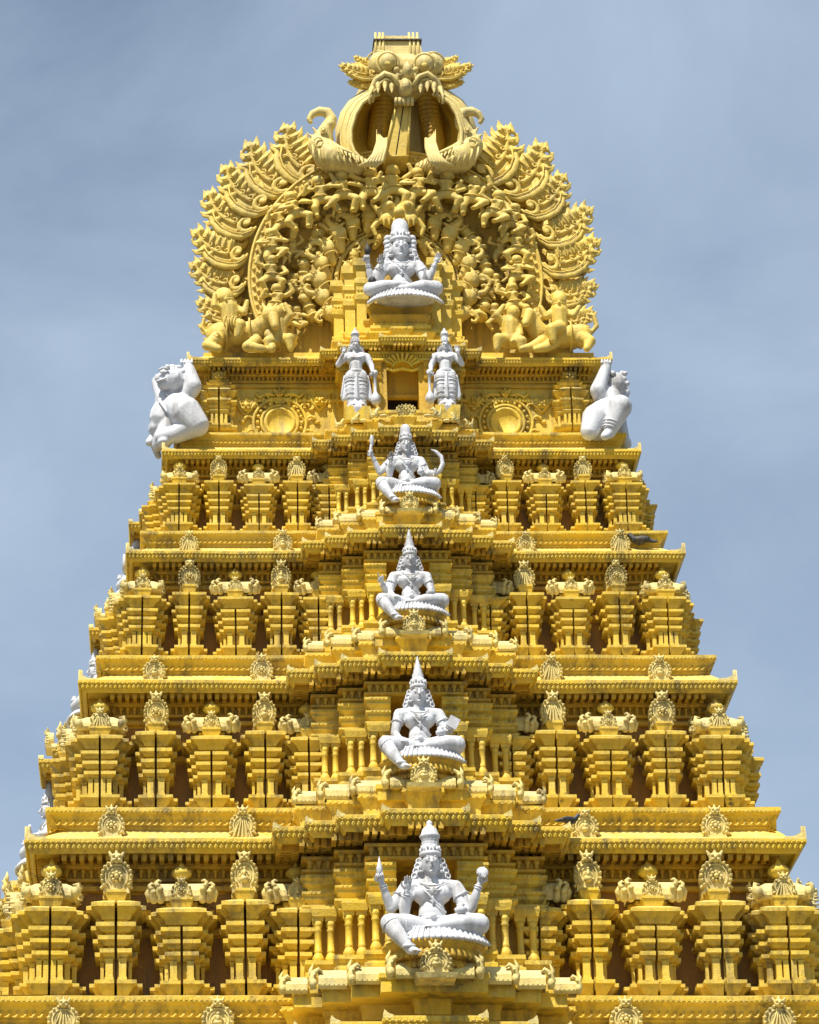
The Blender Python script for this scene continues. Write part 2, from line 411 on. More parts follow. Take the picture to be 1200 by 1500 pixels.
def shrine_parts(kind):
    steps = {'sala': [(0.19, 0.0), (0.28, 0.20), (0.36, 0.40)], 'nasi': [(0.155, 0.0), (0.235, 0.22)], 'corner': [(0.22, 0.0), (0.34, 0.20), (0.45, 0.40)], 'half': [(0.14, 0), (0.25, 0.2), (0.35, 0.4)]}[kind]
    back = 1.15; full = kind != 'sala'; slot = 0.021
    res = []
    hb = shrine_half(slot, steps, back, full)
    lb = MB(); lb.merge(hb, Matrix.Diagonal((-1, 1, 1, 1)))
    res.append(('body', hb, 'yellow_paint')); res.append(('body', lb, 'yellow_paint'))
    co = MB(); co.box(-0.05, 0.05, 0.16, 0.6, 0.28, 1.2); res.append(('core', co, 'recess_brown'))
    ft = MB()
    w0 = steps[0][0]
    if not full:
        plan = bayplan([w for w, d in steps[::-1]], [-d for w, d in steps[::-1]], back)
        ft.mould(plan, [(o, z + 0.002) for o, z in KAP])
        res.append(('cap_stone', ft, 'yellow_paint'))
    # stepped sill under the roof
    ns = [(w - 0.07, d + 0.08) for w, d in steps]
    si = MB(); plan = bayplan([w for w, d in ns[::-1]], [-d for w, d in ns[::-1]], back)
    si.mould(plan, [(-0.02, 1.46), (-0.02, 1.55), (0.03, 1.64), (0.045, 1.645), (0.045, 1.70), (-0.01, 1.71)])
    si.box(-w0 * .72, w0 * .72, 0.0, 0.2, 1.50, 1.66, tx=0.05); si.box(-w0 * .95, w0 * .95, -0.06, 0.2, 1.66, 1.70)
    res.append(('sill', si, 'yellow_paint'))
    ro = MB(); fi = MB(); ga = MB(); Z = 1.70
    if kind in ('sala', 'half'):
        L = 0.40 if kind == 'sala' else 0.36
        prof = [(0.20, 0.0), (0.23, 0.08), (0.22, 0.18), (0.17, 0.27), (0.08, 0.33), (0, 0.34)]
        pts = [(-y, z) for y, z in prof] + [(y, z) for y, z in prof[::-1][1:]]
        n = len(pts)
        vs = [(-L, 0.36 - p[0], Z + p[1]) for p in pts] + [(L, 0.36 - p[0], Z + p[1]) for p in pts]
        ro.add(vs, [(i, i + 1, n + i + 1, n + i)[::-1] for i in range(n - 1)] + [tuple(range(n))[::-1], tuple(n + i for i in range(n))][::-1])
        for q in (-1, 1):                                                # sea-beast heads at both ends
            for t in range(2):
                x = q * (0.34 + 0.11 * t); ro.cap((x, 0.16, Z + 0.02), (x + q * 0.02, 0.10, Z + 0.20 - .05 * t), 0.07, 0.055, n=7)
                ro.tube([(x + q * (0.02 + 0.05 * math.sin(a)), 0.09, Z + 0.26 - .05 * t + 0.05 * math.cos(a) + 0.02) for a in [3.2, 2.2, 1.2, 0.2, -0.8]], [.05, .045, .035, .028, .015], 6)
                ro.ell((x, 0.06, Z + 0.17 - .05 * t), 0.05, n=6, m=4)
            ro.tube([(q * 0.50, 0.2, Z), (q * 0.55, 0.16, Z + 0.14), (q * 0.50, 0.12, Z + 0.25)], [.06, .05, .02], 6)
        ga.merge(nasi(0.32, 0.36, 9, 'flower', 0.08, seed=1), Matrix.Translation((0, 0.06, Z)))
        finial(fi, 0, 0.40, Z + 0.40, 0.17)
    elif kind == 'nasi':
        ro.box(-0.2, 0.2, 0.2, 0.8, Z, Z + 0.42)
        ga.merge(nasi(0.46, 0.66, 15, 'flower' , 0.15, seed=2, ms=.42), Matrix.Translation((0, 0.16, Z - 0.01)))
    else:
        P = [(-0.38, 0.14), (0.38, 0.14), (0.38, 0.9), (-0.38, 0.9)]
        ro.mould(P, [(0.03, Z), (0.06, Z + .05), (0.05, Z + 0.12), (-0.01, Z + .22), (-0.12, Z + .30), (-0.24, Z + .34)])
        for q in (-1, 1):
            ro.tube([(q * 0.36, 0.12, Z + 0.02), (q * 0.46, 0.10, Z + 0.12), (q * 0.44, 0.08, Z + 0.24), (q * 0.37, 0.08, Z + 0.22)], [.07, .06, .045, .02], 6)
            ro.ell((q * 0.40, 0.05, Z + 0.10), (0.07, 0.06, 0.09), n=7, m=5)
            sg = MB(); sg.merge(nasi(0.34, 0.38, 9, 'figure', 0.08, seed=4), RT(q * 0.44, 0.5, Z, q * math.pi / 2)); res.append(('side_gable', sg, 'cream_paint'))
        ga.merge(nasi(0.38, 0.42, 9, 'figure', 0.09, seed=3), Matrix.Translation((0, 0.06, Z)))
        finial(fi, 0, 0.42, Z + 0.40, 0.18)
    res.append(('roof', ro, 'cream_paint')); res.append(('gable', ga, 'cream_paint'))
    if fi.v: res.append(('finial', fi, 'yellow_paint'))
    return res
SH = {}; GV = {}
def shrine(kind, loc, s, ang=0.0, sz=1.0):
    if kind not in SH:
        r = empty('miniature_shrine', (0, 0, 0)); r['label'] = {'sala': 'barrel roofed miniature shrine', 'nasi': 'narrow miniature shrine with horseshoe gable', 'corner': 'domed corner miniature shrine', 'half': 'half hidden miniature shrine beside the bay'}[kind]
        for n, mb, m in shrine_parts(kind): mb.build(n, m, r)
        SH[kind] = r; r.parent = tower
    else: r = copy_tree(SH[kind], tower)
    J = lambda e: random.uniform(1 - e, 1 + e)
    if kind not in GV:
        GV[kind] = [next(c.data for c in r.children if c.name.startswith('gable'))]
        wh = {'nasi': (.46, .66, 15, .15, .42, .16, 1.69), 'sala': (.32, .36, 9, .08, .36, .06, 1.70), 'half': (.32, .36, 9, .08, .36, .06, 1.70), 'corner': (.38, .42, 9, .09, .36, .06, 1.70)}[kind]
        for i, cc in enumerate(('figure', 'drape', 'flower', 'figure')):
            g_ = MB(); g_.merge(nasi(wh[0] * (1 + .05 * (i % 3 - 1)), wh[1] * (1 - .04 * (i % 2)), wh[2] - 2 * (i % 2), cc, wh[3], seed=30 + i, ms=wh[4]), Matrix.Translation((0, wh[5], wh[6]))); me = g_.mesh('gable'); me.materials.append(M['cream_paint']); GV[kind].append(me)
    for c in r.children:
        if c.name.startswith('gable'): c.data = random.choice(GV[kind])
    r.location = V(loc) - V((0, YC, 0)); r.scale = (s * J(.025), s, s * sz * J(.012)); r.rotation_euler = (0, R(random.uniform(-.5, .5)), ang + R(random.uniform(-1.5, 1.5)))
    return r

# ------------------------------------------------------------------ tier cornices and ledges
PETAL = MB(); PETAL.ell((0, -0.012, -0.075), (0.047, 0.035, 0.060), n=6, m=4); PETAL.ell((0, -0.04, -0.055), (0.02, 0.02, 0.03), n=4, m=3)
DOT = MB(); DOT.box(-0.03, 0.03, -0.012, 0.01, 0.015, 0.07)
BR = MB(); BR.box(-0.040, 0.040, -0.30, 0.10, -0.235, -0.09); BR.box(-0.048, 0.048, -0.40, -0.30, -0.27, -0.085); BR.box(-0.046, 0.046, -0.08, 0.09, -0.26, -0.08)
BRM = None
PEND = MB(); PEND.lathe([(0.012, -0.17), (0.04, -0.12), (0.028, -0.09), (0.05, -0.05), (0.055, -0.0)], 6)
SCR = MB(); SCR.tube([(-0.075, 0, -0.10), (-0.03, -0.01, -0.11), (0.0, -0.012, -0.06), (0.012, -0.012, 0.0), (0.04, -0.01, 0.05), (0.085, 0, 0.06)], [.012, .018, .022, .022, .018, .008], 5)
brackets_made = 0
def vis(nm, a, b):   # front and the left flank are in view
    return nm[1] < -0.5 or nm[0] < -0.5
def cornice(k):
    global brackets_made, BRM
    y0, z0, w, xc = TIPS[k]; S = w / 7.49
    pl = rect(k)
    prof = [(-.95, -.10), (-.20, -.10), (-.18, -.17), (-.14, -.175), (-.085, -.11), (-.05, -.07), (-.035, -.03), (-.035, -.012), (0, 0), (0, .085), (-.02, .10), (-.12, .12), (-.3, .20), (-.6, .43)]
    P = [(o * S, z0 + z * S) for o, z in prof]
    mb = MB(); mb.mould(sub(pl), P)
    c = part('cornice', mb, 'yellow_paint')
    rl = MB()
    for x, y, a, i in rowpts(pl, 0.055 * S, 0.105 * S, vis): rl.merge(PETAL, RT(x, y, z0, a, S))
    for x, y, a, i in rowpts(pl, 0, 0.10 * S, vis): rl.merge(DOT, RT(x, y, z0, a, S))
    part('carved_border', rl, 'yellow_paint', c, kind='stuff').matrix_parent_inverse
    # upturned horn at every corner
    for x, y in pl:
        h = MB(); sx = 1 if x > xc else -1; sy = 1 if y > YC else -1
        hp = [(0, .08), (-0.05, .34), (-.10, .20), (-.22, .13), (-.42, .12), (-.42, .05), (0, .05)]
        vs = [(x + sx * q * S, y - sy * 0.0 + (-sy) * t * S * (1 if q == 0 else 1), z0 + z * S) for t in (0.0, 0.09) for q, z in hp]
        n = len(hp); f = [tuple(range(n)), tuple(n + i for i in range(n))[::-1]] + [(i, n + i, n + (i + 1) % n, (i + 1) % n) for i in range(n)]
        h.add(vs, f); hb = MB(); 
        vs = [(x - sx * t * S, y + sy * q * S, z0 + z * S) for t in (0.0, 0.09) for q, z in hp]; h.add(vs, f)
        part('corner_horn', h, 'cream_paint', c)
    # brackets under the eave
    rest = MB()
    if BRM is None: BRM = BR.mesh('bracket')
    for x, y, a, i in rowpts(pl, 0.62 * S, 0.17 * S, vis, 0.05):
        if pl[i][1] == pl[(i + 1) % 4][1] and abs(x - xc) < 1.7 * S and k != 0: continue
        T = RT(x, y, z0, a, S)
        if brackets_made < 280 and abs(a) < 0.1:
            o = link('bracket', BRM, 'ochre_paint', c); o.location = T.to_translation() - V((0, YC, 0)); o.scale = (S,) * 3; o.rotation_euler = (0, 0, a); brackets_made += 1
        else: rest.merge(BR, T)
    if rest.v: part('bracket_row', rest, 'ochre_paint', c, kind='stuff')
    # beam, pendants and wall head
    b = MB()
    b.mould(sub(pl), [(q * S, z0 + z * S) for q, z in [(-.80, -.80), (-.80, -.76), (-.69, -.75), (-.69, -.66), (-.80, -.65), (-.80, -.57), (-.70, -.56), (-.70, -.50), (-.79, -.49), (-.79, -.33), (-.64, -.32), (-.62, -.30), (-.62, -.22), (-.67, -.21), (-.67, -.098)]])
    for x, y, a, i in rowpts(pl, 0.71 * S, 0.16 * S, vis): b.merge(PEND, RT(x, y, z0 - 0.32 * S, a, S * 1.05))
    part('frieze', b, 'ochre_paint', c)
def ledge(k, S):
    y0, z0, w, xc = TIPS[k]; S = w / 7.49; pl = rect(k)
    mb = MB(); mb.mould(sub(pl), [(o * S, z0 + z * S) for o, z in [(-.62, .40), (-.60, .46), (-.575, .49), (-.59, .52), (-.47, .70), (-.40, .73), (-.38, .745), (-.38, .84), (-.45, .865), (-1.3, .865)]])
    l = part('ledge', mb, 'yellow_paint')
    r = MB()
    for x, y, a, i in rowpts(pl, 0.535 * S, 0.135 * S, vis, 0.05): r.merge(SCR, RT(x, y, z0 + 0.61 * S, a, S * 1.08) @ Matrix.Rotation(R(-28), 4, 'X'))
    for x, y, a, i in rowpts(pl, 0.38 * S, 0.085 * S, vis): r.merge(DOT, RT(x, y, z0 + 0.75 * S, a, S * .8))
    part('scroll_carving', r, 'yellow_paint', l, kind='stuff')
for k in range(6): cornice(k)
for k in range(1, 6): ledge(k, 1)

# ------------------------------------------------------------------ rows of miniature shrines
ROWS = {3: (4, 3), 4: (5, 4), 2: (3, 2), 1: (2, 1)}
POS = [(0.81, 'corner'), (0.665, 'nasi'), (0.52, 'sala'), (0.38, 'nasi'), (0.265, 'half')]
for lo, up in ROWS.values():
    y, z, w, xc = TIPS[lo]; yu, zu, wu, xu = TIPS[up]; S = w / 7.49; H = (zu - z) / (3.51 * S)
    zz = z + 0.86 * S
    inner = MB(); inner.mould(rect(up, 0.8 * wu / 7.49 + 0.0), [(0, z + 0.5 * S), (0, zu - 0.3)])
    wl = part('storey_wall', inner, 'recess_brown')
    lat = MB()
    for x, yy, a, i in rowpts(rect(up), 0.8 * wu / 7.49, 0.21 * S, vis): lat.box(-0.035, 0.035, -0.06, 0, -1.35, -0.98, RT(x, yy, zu, a, S))
    lat.mould(rect(up, 0.8 * wu / 7.49), [(0.0, zu - 1.45 * S), (0.12 * S, zu - 1.42 * S), (0.12 * S, zu - 1.32 * S), (0, zu - 1.3 * S)])
    part('wall_panel', lat, 'ochre_paint', wl)
    for q in (-1, 1):
        for f, kind in POS:
            shrine(kind, (xc + q * f * w, y + 0.55 * S + (0.0 if kind == 'corner' else .04 if kind == 'sala' else 0.08), zz), S * (1.0 if kind != 'nasi' else 1.08), 0, H)
        D = YC - y                                                       # flanks
        ux = xc + q * (w - 0.55 * S)
        for f, kind in [(0.66, 'nasi'), (0.5, 'sala')] if lo > 1 else []:
            for e in (-1, 1):
                if e < 0 or q < 0: shrine(kind, (ux - q * .05, YC + e * f * w * 0.98 * D / w * 1.02, zz), S, q * math.pi / 2, H)
        shrine('corner', (xc + q * (w - 1.42 * S), YC + D - 1.42 * S, zz), S, q * math.pi / 2, H)
# horseshoe gables standing on the cornice tops
KU = [nasi(0.62, 0.74, 13, c, 0.10, seed=5 + i) for i, c in enumerate(('figure', 'flower', 'drape'))]
KM = [m.mesh('gable_ornament') for m in KU]
for k, s in ((5, 1), (4, 1), (3, 1), (2, 1)):
    y, z, w, xc = TIPS[k]; S = w / 7.49
    for i, f in enumerate((-0.775, -0.44, 0.44, 0.775)):
        o = link('gable_ornament', KM[(i + k) % 3], 'cream_paint', tower)
        o.location = (xc + f * w + random.uniform(-.03, .03), y + 0.36 * S - YC, z + 0.20 * S); o.scale = (S * .84, S, S * random.uniform(.92, 1.02) * .86)

# ------------------------------------------------------------------ the projecting central bay
def col_pair():
    mb = MB()
    for q in (0,):
        T = Matrix()
        mb.lathe([(.07, 0), (.09, .02), (.06, .05), (.095, .10), (.10, .16), (.07, .22), (.058, .25), (.075, .27), (.06, .29), (.058, .60), (.075, .62), (.058, .65), (.075, .70), (.095, .76)], 8, T)
        mb.box(q * .105 - .085, q * .105 + .085, -.08, .08, .76, .85, tx=.015)
    return mb
def bay_row(H=1.0, niche=True, win=False):
    # everything between one bay cornice and the next, unit size, origin at the lower eave on the wall line
    res = []
    lo_hw = [1.95, 1.42, 1.0]; pv = [-0.42, -0.08, 0.22]
    base = MB()
    base.mould(bayplan([2.2, 1.75, 1.3, .85], [.15, .45, .75, 1.05], 2.0), [(0, .5), (0, .70), (.03, .72), (.03, .80), (-.2, .82)])
    base.mould(bayplan([1.95, 1.5, 1.02], [-.10, 0.22, .50], 2.0), [(0, .80), (0, 1.0), (.05, 1.05), (.05, 1.12), (.0, 1.14), (.0, 1.2), (.05, 1.26), (.05, 1.33)])
    res.append(('bay_base', base, 'yellow_paint'))
    wall = MB()
    mw = halfpoly(0.5, [(0.82, .05), (1.22, 0.38), (1.75, .7)], 2.2)
    up = halfpoly(0.5, [(0.92, -.20), (1.42, .15), (1.95, .50)], 2.2)
    pr = [(0, 2.18), (.02, 2.2), (.02, 2.27), (.08, 2.33), (.08, 2.37), (-.04, 2.38), (-.04, 2.42), (.03, 2.48), (.03, 2.53), (.07, 2.56), (.07, 2.60), (-.03, 2.62), (-.03, 2.68), (.05, 2.74), (.05, 2.79), (.09, 2.82), (.09, 2.87), (0, 2.88), (0, 2.95)]
    for m in (Matrix(), Matrix.Diagonal((-1, 1, 1, 1))):
        t = MB(); mould_half(t, mw, [(0, 1.2), (0, 2.2)], 0.5, 2.2); wall.merge(t, m)
    res.append(('bay_wall', wall, 'ochre_paint'))
    for m in (Matrix(), Matrix.Diagonal((-1, 1, 1, 1))):
        t = MB(); mould_half(t, up, pr, 0.5, 2.2); u = MB(); u.merge(t, m)
        bd = MB()
        for (x0, x1, yy) in ((.52, .9, -.24), (.95, 1.4, .11), (1.45, 1.9, .46)):
            n = int((x1 - x0) / .075)
            for i in range(n):
                for z in (2.585, 2.845): bd.ell((x0 + (i + .5) * (x1 - x0) / n, yy - (.03 if z < 2.7 else .05), z), .018, n=4, m=3)
        u.merge(bd, m)
        res.append(('layered_moulding', u, 'yellow_paint'))
    bk = MB(); bk.box(-.9, .9, 1.3, 1.5, 1.1, 3.0); res.append(('niche_back', bk, 'recess_brown'))
    fr = MB()
    fr.mould(bayplan([1.98, 1.45, .97], [-.48, -.13, .22], 2.2), [(0, 2.92), (.04, 2.94), (.04, 2.98), (-.06, 2.99), (-.06, 3.14), (.04, 3.15), (.04, 3.2), (-.08, 3.22)])
    for (x0, x1, yy) in ((-.97, .97, -.18), (1.0, 1.44, .17), (-1.44, -1.0, .17), (1.5, 1.95, .52), (-1.95, -1.5, .52)):
        n = max(2, int((x1 - x0) / .14))
        for i in range(n):
            fr.merge(PEND, Matrix.Translation((x0 + (i + .5) * (x1 - x0) / n, yy - .02, 3.15)) @ Matrix.Diagonal((1.1, 1.1, 1.0, 1)))
    for q in (-1, 1):
        for i, (yy) in enumerate([-.2 + .3 * j for j in range(4)]): pass
    res.append(('bay_frieze', fr, 'ochre_paint'))
    cp = col_pair()
    for x, yy in ((.75, -.26), (1.17, .06), (1.66, .40)):
        for q in (-1, 1):
            for e in (-1, 1): t = MB(); t.merge(cp, Matrix.Translation((q * x + e * .105, yy + .10, 1.33))); res.append(('column', t, 'yellow_paint'))
            s = MB(); s.box(q * x - .2, q * x + .2, yy - .02, yy + .22, 2.165, 2.28, tx=.03); s.box(q * x - .22, q * x + .22, yy - .05, yy + .22, 2.28, 2.33)
            res.append(('capital_slab', s, 'yellow_paint'))
    # parapet: shell-ended balustrades on each step
    pa = MB()
    def nx(nm='parapet'):
        nonlocal pa
        res.append((nm, pa, 'cream_paint')); pa = MB()
    def roll(x0, x1, yy, z0, h):
        n = 6; pr = [(yy - .02, z0), (yy - .06, z0 + h * .15), (yy - .055, z0 + h * .5), (yy + .02, z0 + h * .85), (yy + .10, z0 + h), (yy + .22, z0 + h), (yy + .22, z0)]
        k = len(pr); vs = [(x0, a, b) for a, b in pr] + [(x1, a, b) for a, b in pr]
        pa.add(vs, [(i, i + 1, k + i + 1, k + i)[::-1] for i in range(k - 1)] + [tuple(range(k)), tuple(k + i for i in range(k))[::-1]])
        c = max(2, int((x1 - x0) / .07))
        for i in range(c):
            for j in range(3):
                pa.ell((x0 + (i + .5 + .5 * (j % 2 - .5)) * (x1 - x0) / c, yy - .055 + .02 * j, z0 + h * (.22 + .2 * j)), (.02, .02, .014), n=4, m=3)
    def scroll_end(x, yy, z, q, s=1.0):
        pa.tube([(x, yy, z), (x + q * .03 * s, yy - .02, z + .16 * s), (x - q * .02 * s, yy - .02, z + .30 * s), (x - q * .10 * s, yy - .02, z + .36 * s), (x - q * .16 * s, yy - .02, z + .30 * s)], [.06 * s, .065 * s, .055 * s, .04 * s, .02 * s], 6)
        pa.tube([(x + q * .02 * s, yy, z + .2 * s), (x + q * .05 * s, yy, z + .34 * s), (x + q * .0 * s, yy, z + .46 * s)], [.05 * s, .04 * s, .008 * s], 5)
        pa.ell((x, yy - .06 * s, z + .1 * s), (.07 * s, .05 * s, .08 * s), n=7, m=5)
        pa.ell((x - q * .02, yy - .08 * s, z + .25 * s), .03 * s, n=5, m=4)
    roll(-.62, .62, -1.22, .66, .30); nx()
    for q in (-1, 1):
        x0, x1 = sorted((q * .76, q * 1.24)); roll(x0, x1, -.88, .66, .32); nx()
        x0, x1 = sorted((q * 1.36, q * 1.82)); roll(x0, x1, -.54, .68, .34); nx()
        x0, x1 = sorted((q * 1.98, q * 2.36)); roll(x0, x1, -.2, .70, .3); nx()
        for a_ in ((q * .70, -1.22, .66, q), (q * 1.30, -.88, .66, q, .9), (q * 1.90, -.54, .68, q, .9), (q * 2.38, -.2, .7, q, .8)): scroll_end(*a_); nx('scroll_end')
    kb = MB(); kb.box(-.3, .3, -1.58, -1.1, .58, .66, tx=.03); kb.merge(nasi(.50, .50, 13, 'figure', .10, seed=9), Matrix.Translation((0, -1.50, .66)))
    res.append(('front_gable', kb, 'cream_paint'))
    return res
def bay_cornice(dp=0.0):
    res = []
    pl = bayplan(BH, [p - dp for p in BP], 1.3)
    prof = [(-.70, -.105), (-.20, -.105), (-.18, -.19), (-.14, -.20), (-.085, -.12), (-.05, -.07), (-.035, -.03), (-.035, -.012), (0, 0), (0, .088), (-.02, .10), (-.12, .112), (-.3, .12), (-.6, .13)]
    mb = MB(); mb.mould(pl, prof)
    ve = lambda nm, a, b: nm[1] < .5 and max(a[1], b[1]) < 1.5
    for x, y, a, i in rowpts(pl, 0.055, 0.105, ve): mb.merge(PETAL, RT(x, y, 0, a))
    for x, y, a, i in rowpts(pl, 0, 0.10, ve): mb.merge(DOT, RT(x, y, 0, a))
    res.append(('bay_cornice', mb, 'yellow_paint'))
    l = MB(); l.mould(pl, [(-.58, .11), (-.58, .24), (-.54, .27), (-.54, .40), (-.50, .50), (-.46, .57), (-.44, .58), (-.44, .66), (-.5, .665)])
    for x, y, a, i in rowpts(pl, 0.44, 0.12, ve): l.ell((x, y, .60), .03, n=5, m=3)
    res.append(('bay_ledge', l, 'yellow_paint'))
    h = MB()
    for q in (-1, 1):
        for hw, p in zip(BH, BP):
            p -= dp
            hp = [(0, .05), (0.0, .13), (-0.02, .20), (-.08, .14), (-.16, .11), (-.16, .05)]
            n = len(hp); vs = [(q * (hw + a), -p + t, b) for t in (-0.01, .12) for a, b in hp]
            h.add(vs, [tuple(range(n)), tuple(n + i for i in range(n))[::-1]] + [(i, n + i, n + (i + 1) % n, (i + 1) % n) for i in range(n)])
            res.append(('eave_horn', h, 'cream_paint')); h = MB()
    b = MB()
    for x, y, a, i in rowpts(pl, 0.46, 0.15, ve, 0.02): b.merge(BR, RT(x, y, 0, a) @ Matrix.Translation((0, -.03, 0)) @ Matrix.Diagonal((1, .9, 1, 1)))
    for (hs, pv, z0, z1) in (([2.0, 1.5, 1.05], [-.35, .0, .35], -.38, -.10),):
        b.mould(bayplan(hs, [p - dp for p in pv], 1.5), [(0, z0), (.04, z0 + .02), (.04, z0 + .07), (0, z0 + .08), (0, z1)])
    res.append(('bay_bracket_row', b, 'ochre_paint'))
    return res
BAYM = {}
def place_set(key, maker, loc, s, ang=0.0, sz=1.0, name='central_bay'):
    if key not in BAYM: BAYM[key] = [(n, mb.mesh(n), m) for n, mb, m in maker()]
    e = empty(name, V(loc) - V((0, YC, 0)), tower); e.scale = (s, s, s * sz); e.rotation_euler = (0, 0, ang)
    for n, me, m in BAYM[key]:
        o = link(n, me, m, e)
        if n == 'bay_bracket_row': o['kind'] = 'stuff'
    return e
BX = {5: .12, 4: .08, 3: .05, 2: .02, 1: 0.0, 0: 0.0}
for k in range(6):
    y, z, w, xc = TIPS[k]; S = w / 7.49
    place_set('c5' if k == 5 else 'c', (lambda: bay_cornice(0.6)) if k == 5 else bay_cornice, (xc + BX[k], y, z), S, name='bay_eave')
    if k > 0:
        for q in (-1, 1): place_set('c', bay_cornice, (xc + q * (w - .62 * S), YC, z), S, q * math.pi / 2, name='bay_eave')
for lo, up in ROWS.values():
    y, z, w, xc = TIPS[lo]; S = w / 7.49; H = (TIPS[up][1] - z) / (3.51 * S)
    place_set('r', bay_row, (xc + BX[lo], y, z), S, 0, H)
    for q in (-1, 1): place_set('r', bay_row, (xc + q * (w - .62 * S), YC, z), S, q * math.pi / 2, H, name='side_bay')

# ------------------------------------------------------------------ white painted statues
def hand(mb, p, d, n, s=1.0, pose='open', side=1):
    # palm at p, fingers along d, palm facing n
    d = V(d).normalized(); n = V(n); n = (n - d * n.dot(d)).normalized(); a = d.cross(n)
    rot = Matrix((a, n, d)).transposed()
    p = V(p); mb.ell(p, (.058 * s, .03 * s, .07 * s), n=8, m=6, rot=rot)
    for i, (L, o) in enumerate(((.085, -.042), (.105, -.015), (.098, .014), (.075, .04))):
        b = p + d * (.05 * s) + a * (o * s)
        if pose == 'open': m = b + d * (L * .55 * s) + a * (o * .12 * s); t = m + d * (L * .45 * s) + n * (.012 * s)
        elif pose == 'point' and i == 1: m = b + d * (L * .6 * s); t = m + d * (L * .6 * s)
        else: m = b + d * (.035 * s) + n * (.045 * s); t = m - d * (.04 * s) + n * (.03 * s)
        mb.cap(b, m, .0155 * s, .014 * s, n=6); mb.cap(m, t, .014 * s, .010 * s, n=6)
    q = p + a * (-side * .05 * s) - d * (.02 * s); k = q + a * (-side * .035 * s) + d * (.04 * s) + n * (.015 * s)
    mb.cap(q, k, .018 * s, .015 * s, n=6); mb.cap(k, k + d * (.045 * s) + n * (.02 * s) + (V((0, 0, 0)) if pose == 'open' else a * (side * .03 * s)), .015 * s, .011 * s, n=6)
RS = 1.0
def limb(mb, pts, rs):
    for i in range(len(pts) - 1): mb.cap(pts[i], pts[i + 1], rs[i] * RS, rs[i + 1] * RS, n=18)
def ring(mb, c, axis, r, t=.015, n=14, sq=1.0):
    axis = V(axis).normalized(); a = axis.orthogonal().normalized(); b = axis.cross(a)
    pts = [V(c) + (a * math.cos(2 * math.pi * i / n) + b * math.sin(2 * math.pi * i / n)) * r for i in range(n + 1)]
    mb.tube(pts, t, 5, up=axis, caps=False)
def head(mb, ex, c, s=1.0, face=V((0, -1, 0)), hair=True, crown='tall', beard=False, snout=0.0):
    c = V(c)
    mb.ell(c, (.165 * s, .19 * s, .225 * s), n=14, m=10)
    mb.ell(c + V((0, -.05, -.12)) * s, (.11 * s, .12 * s, .10 * s), n=10, m=7)                      # jaw
    if hair:
        mb.ell(c + V((0, .10, -.04)) * s, (.27 * s, .17 * s, .25 * s), n=14, m=9)
        for q in (-1, 1): mb.cap(c + V((q * .20, .08, -.05)) * s, c + V((q * .28, .06, -.30)) * s, .09 * s, .07 * s)
        for q in (-1, 1):
            for j in range(4): ring(ex, c + V((q * (.21 + .03 * j), .0, .06 - .09 * j)) * s, (q * .5, -1, .1), .055 * s, .016 * s, 8)
    F = lambda x, y, z: c + V((x, y, z)) * s
    ex.cap(F(0, -.185, .045), F(0, -.225 - snout, -.035), .02 * s, .033 * s, n=7)                     # nose
    for q in (-1, 1):
        ex.ell(F(q * .07, -.168, .035), (.040 * s, .022 * s, .021 * s), n=8, m=6)
        ex.tube([F(q * .02, -.192, .075), F(q * .07, -.188, .098), F(q * .125, -.155, .075)], [.010 * s, .013 * s, .006 * s], 5)
        ex.tube([F(q * .03, -.188, .018), F(q * .07, -.190, .008), F(q * .115, -.160, .022)], .006 * s, 4)
        ex.ell(F(q * .175, -.01, -.03), (.03 * s, .05 * s, .085 * s), n=7, m=5)                      # ear
        ex.lathe([(.01 * s, -.03 * s), (.045 * s, -.02 * s), (.05 * s, .01 * s), (.01 * s, .03 * s)], 8, Matrix.Translation(F(q * .185, -.04, -.15)))
        ex.ell(F(q * .022, -.205, -.045), (.018 * s, .014 * s, .014 * s), n=6, m=4)
    ex.ell(F(0, -.185, -.090), (.052 * s, .022 * s, .012 * s), n=8, m=4); ex.ell(F(0, -.178, -.112), (.040 * s, .022 * s, .014 * s), n=8, m=4)
    ex.ell(F(0, -.15, -.175), (.05 * s, .04 * s, .035 * s), n=8, m=5)
    T = Matrix.Translation(F(0, .01, .13)) @ Matrix.Scale(s, 4)
    if crown == 'tall':
        pr = [(.18, 0), (.20, .03), (.20, .07), (.165, .09), (.15, .33), (.185, .36), (.19, .39), (.165, .42), (.13, .52), (.075, .57), (.045, .58), (.06, .62), (.05, .66), (.01, .69)]
    elif crown == 'spire':
        pr = [(.18, 0), (.195, .03), (.19, .07), (.165, .09), (.175, .17), (.155, .20), (.125, .27), (.135, .30), (.095, .38), (.10, .41), (.075, .47), (.08, .50), (.05, .56), (.045, .61), (.02, .70), (.004, .80)]
    elif crown == 'round':
        pr = [(.18, 0), (.20, .03), (.20, .07), (.16, .09), (.165, .25), (.155, .36), (.125, .43), (.07, .47), (.01, .49)]
    else: pr = None
    if pr:
        ex.lathe(pr, 16, T)
        for j in range(9):
            a = -math.pi / 2 + (j - 4) * .36; ex.ell(T @ V((.18 * math.cos(a), .18 * math.sin(a), .12 + .03 * (j % 2))), (.024 * s, .02 * s, .045 * s), n=6, m=4)
        for k2 in range(3):
            for j in range(7):
                a = -math.pi / 2 + (j - 3) * .42; rr_ = .15 - (.03 * k2 if crown == 'spire' else 0); ex.ell(T @ V((rr_ * math.cos(a), rr_ * math.sin(a), .19 + .055 * k2)), .017 * s, n=5, m=3)
ITEMS = []
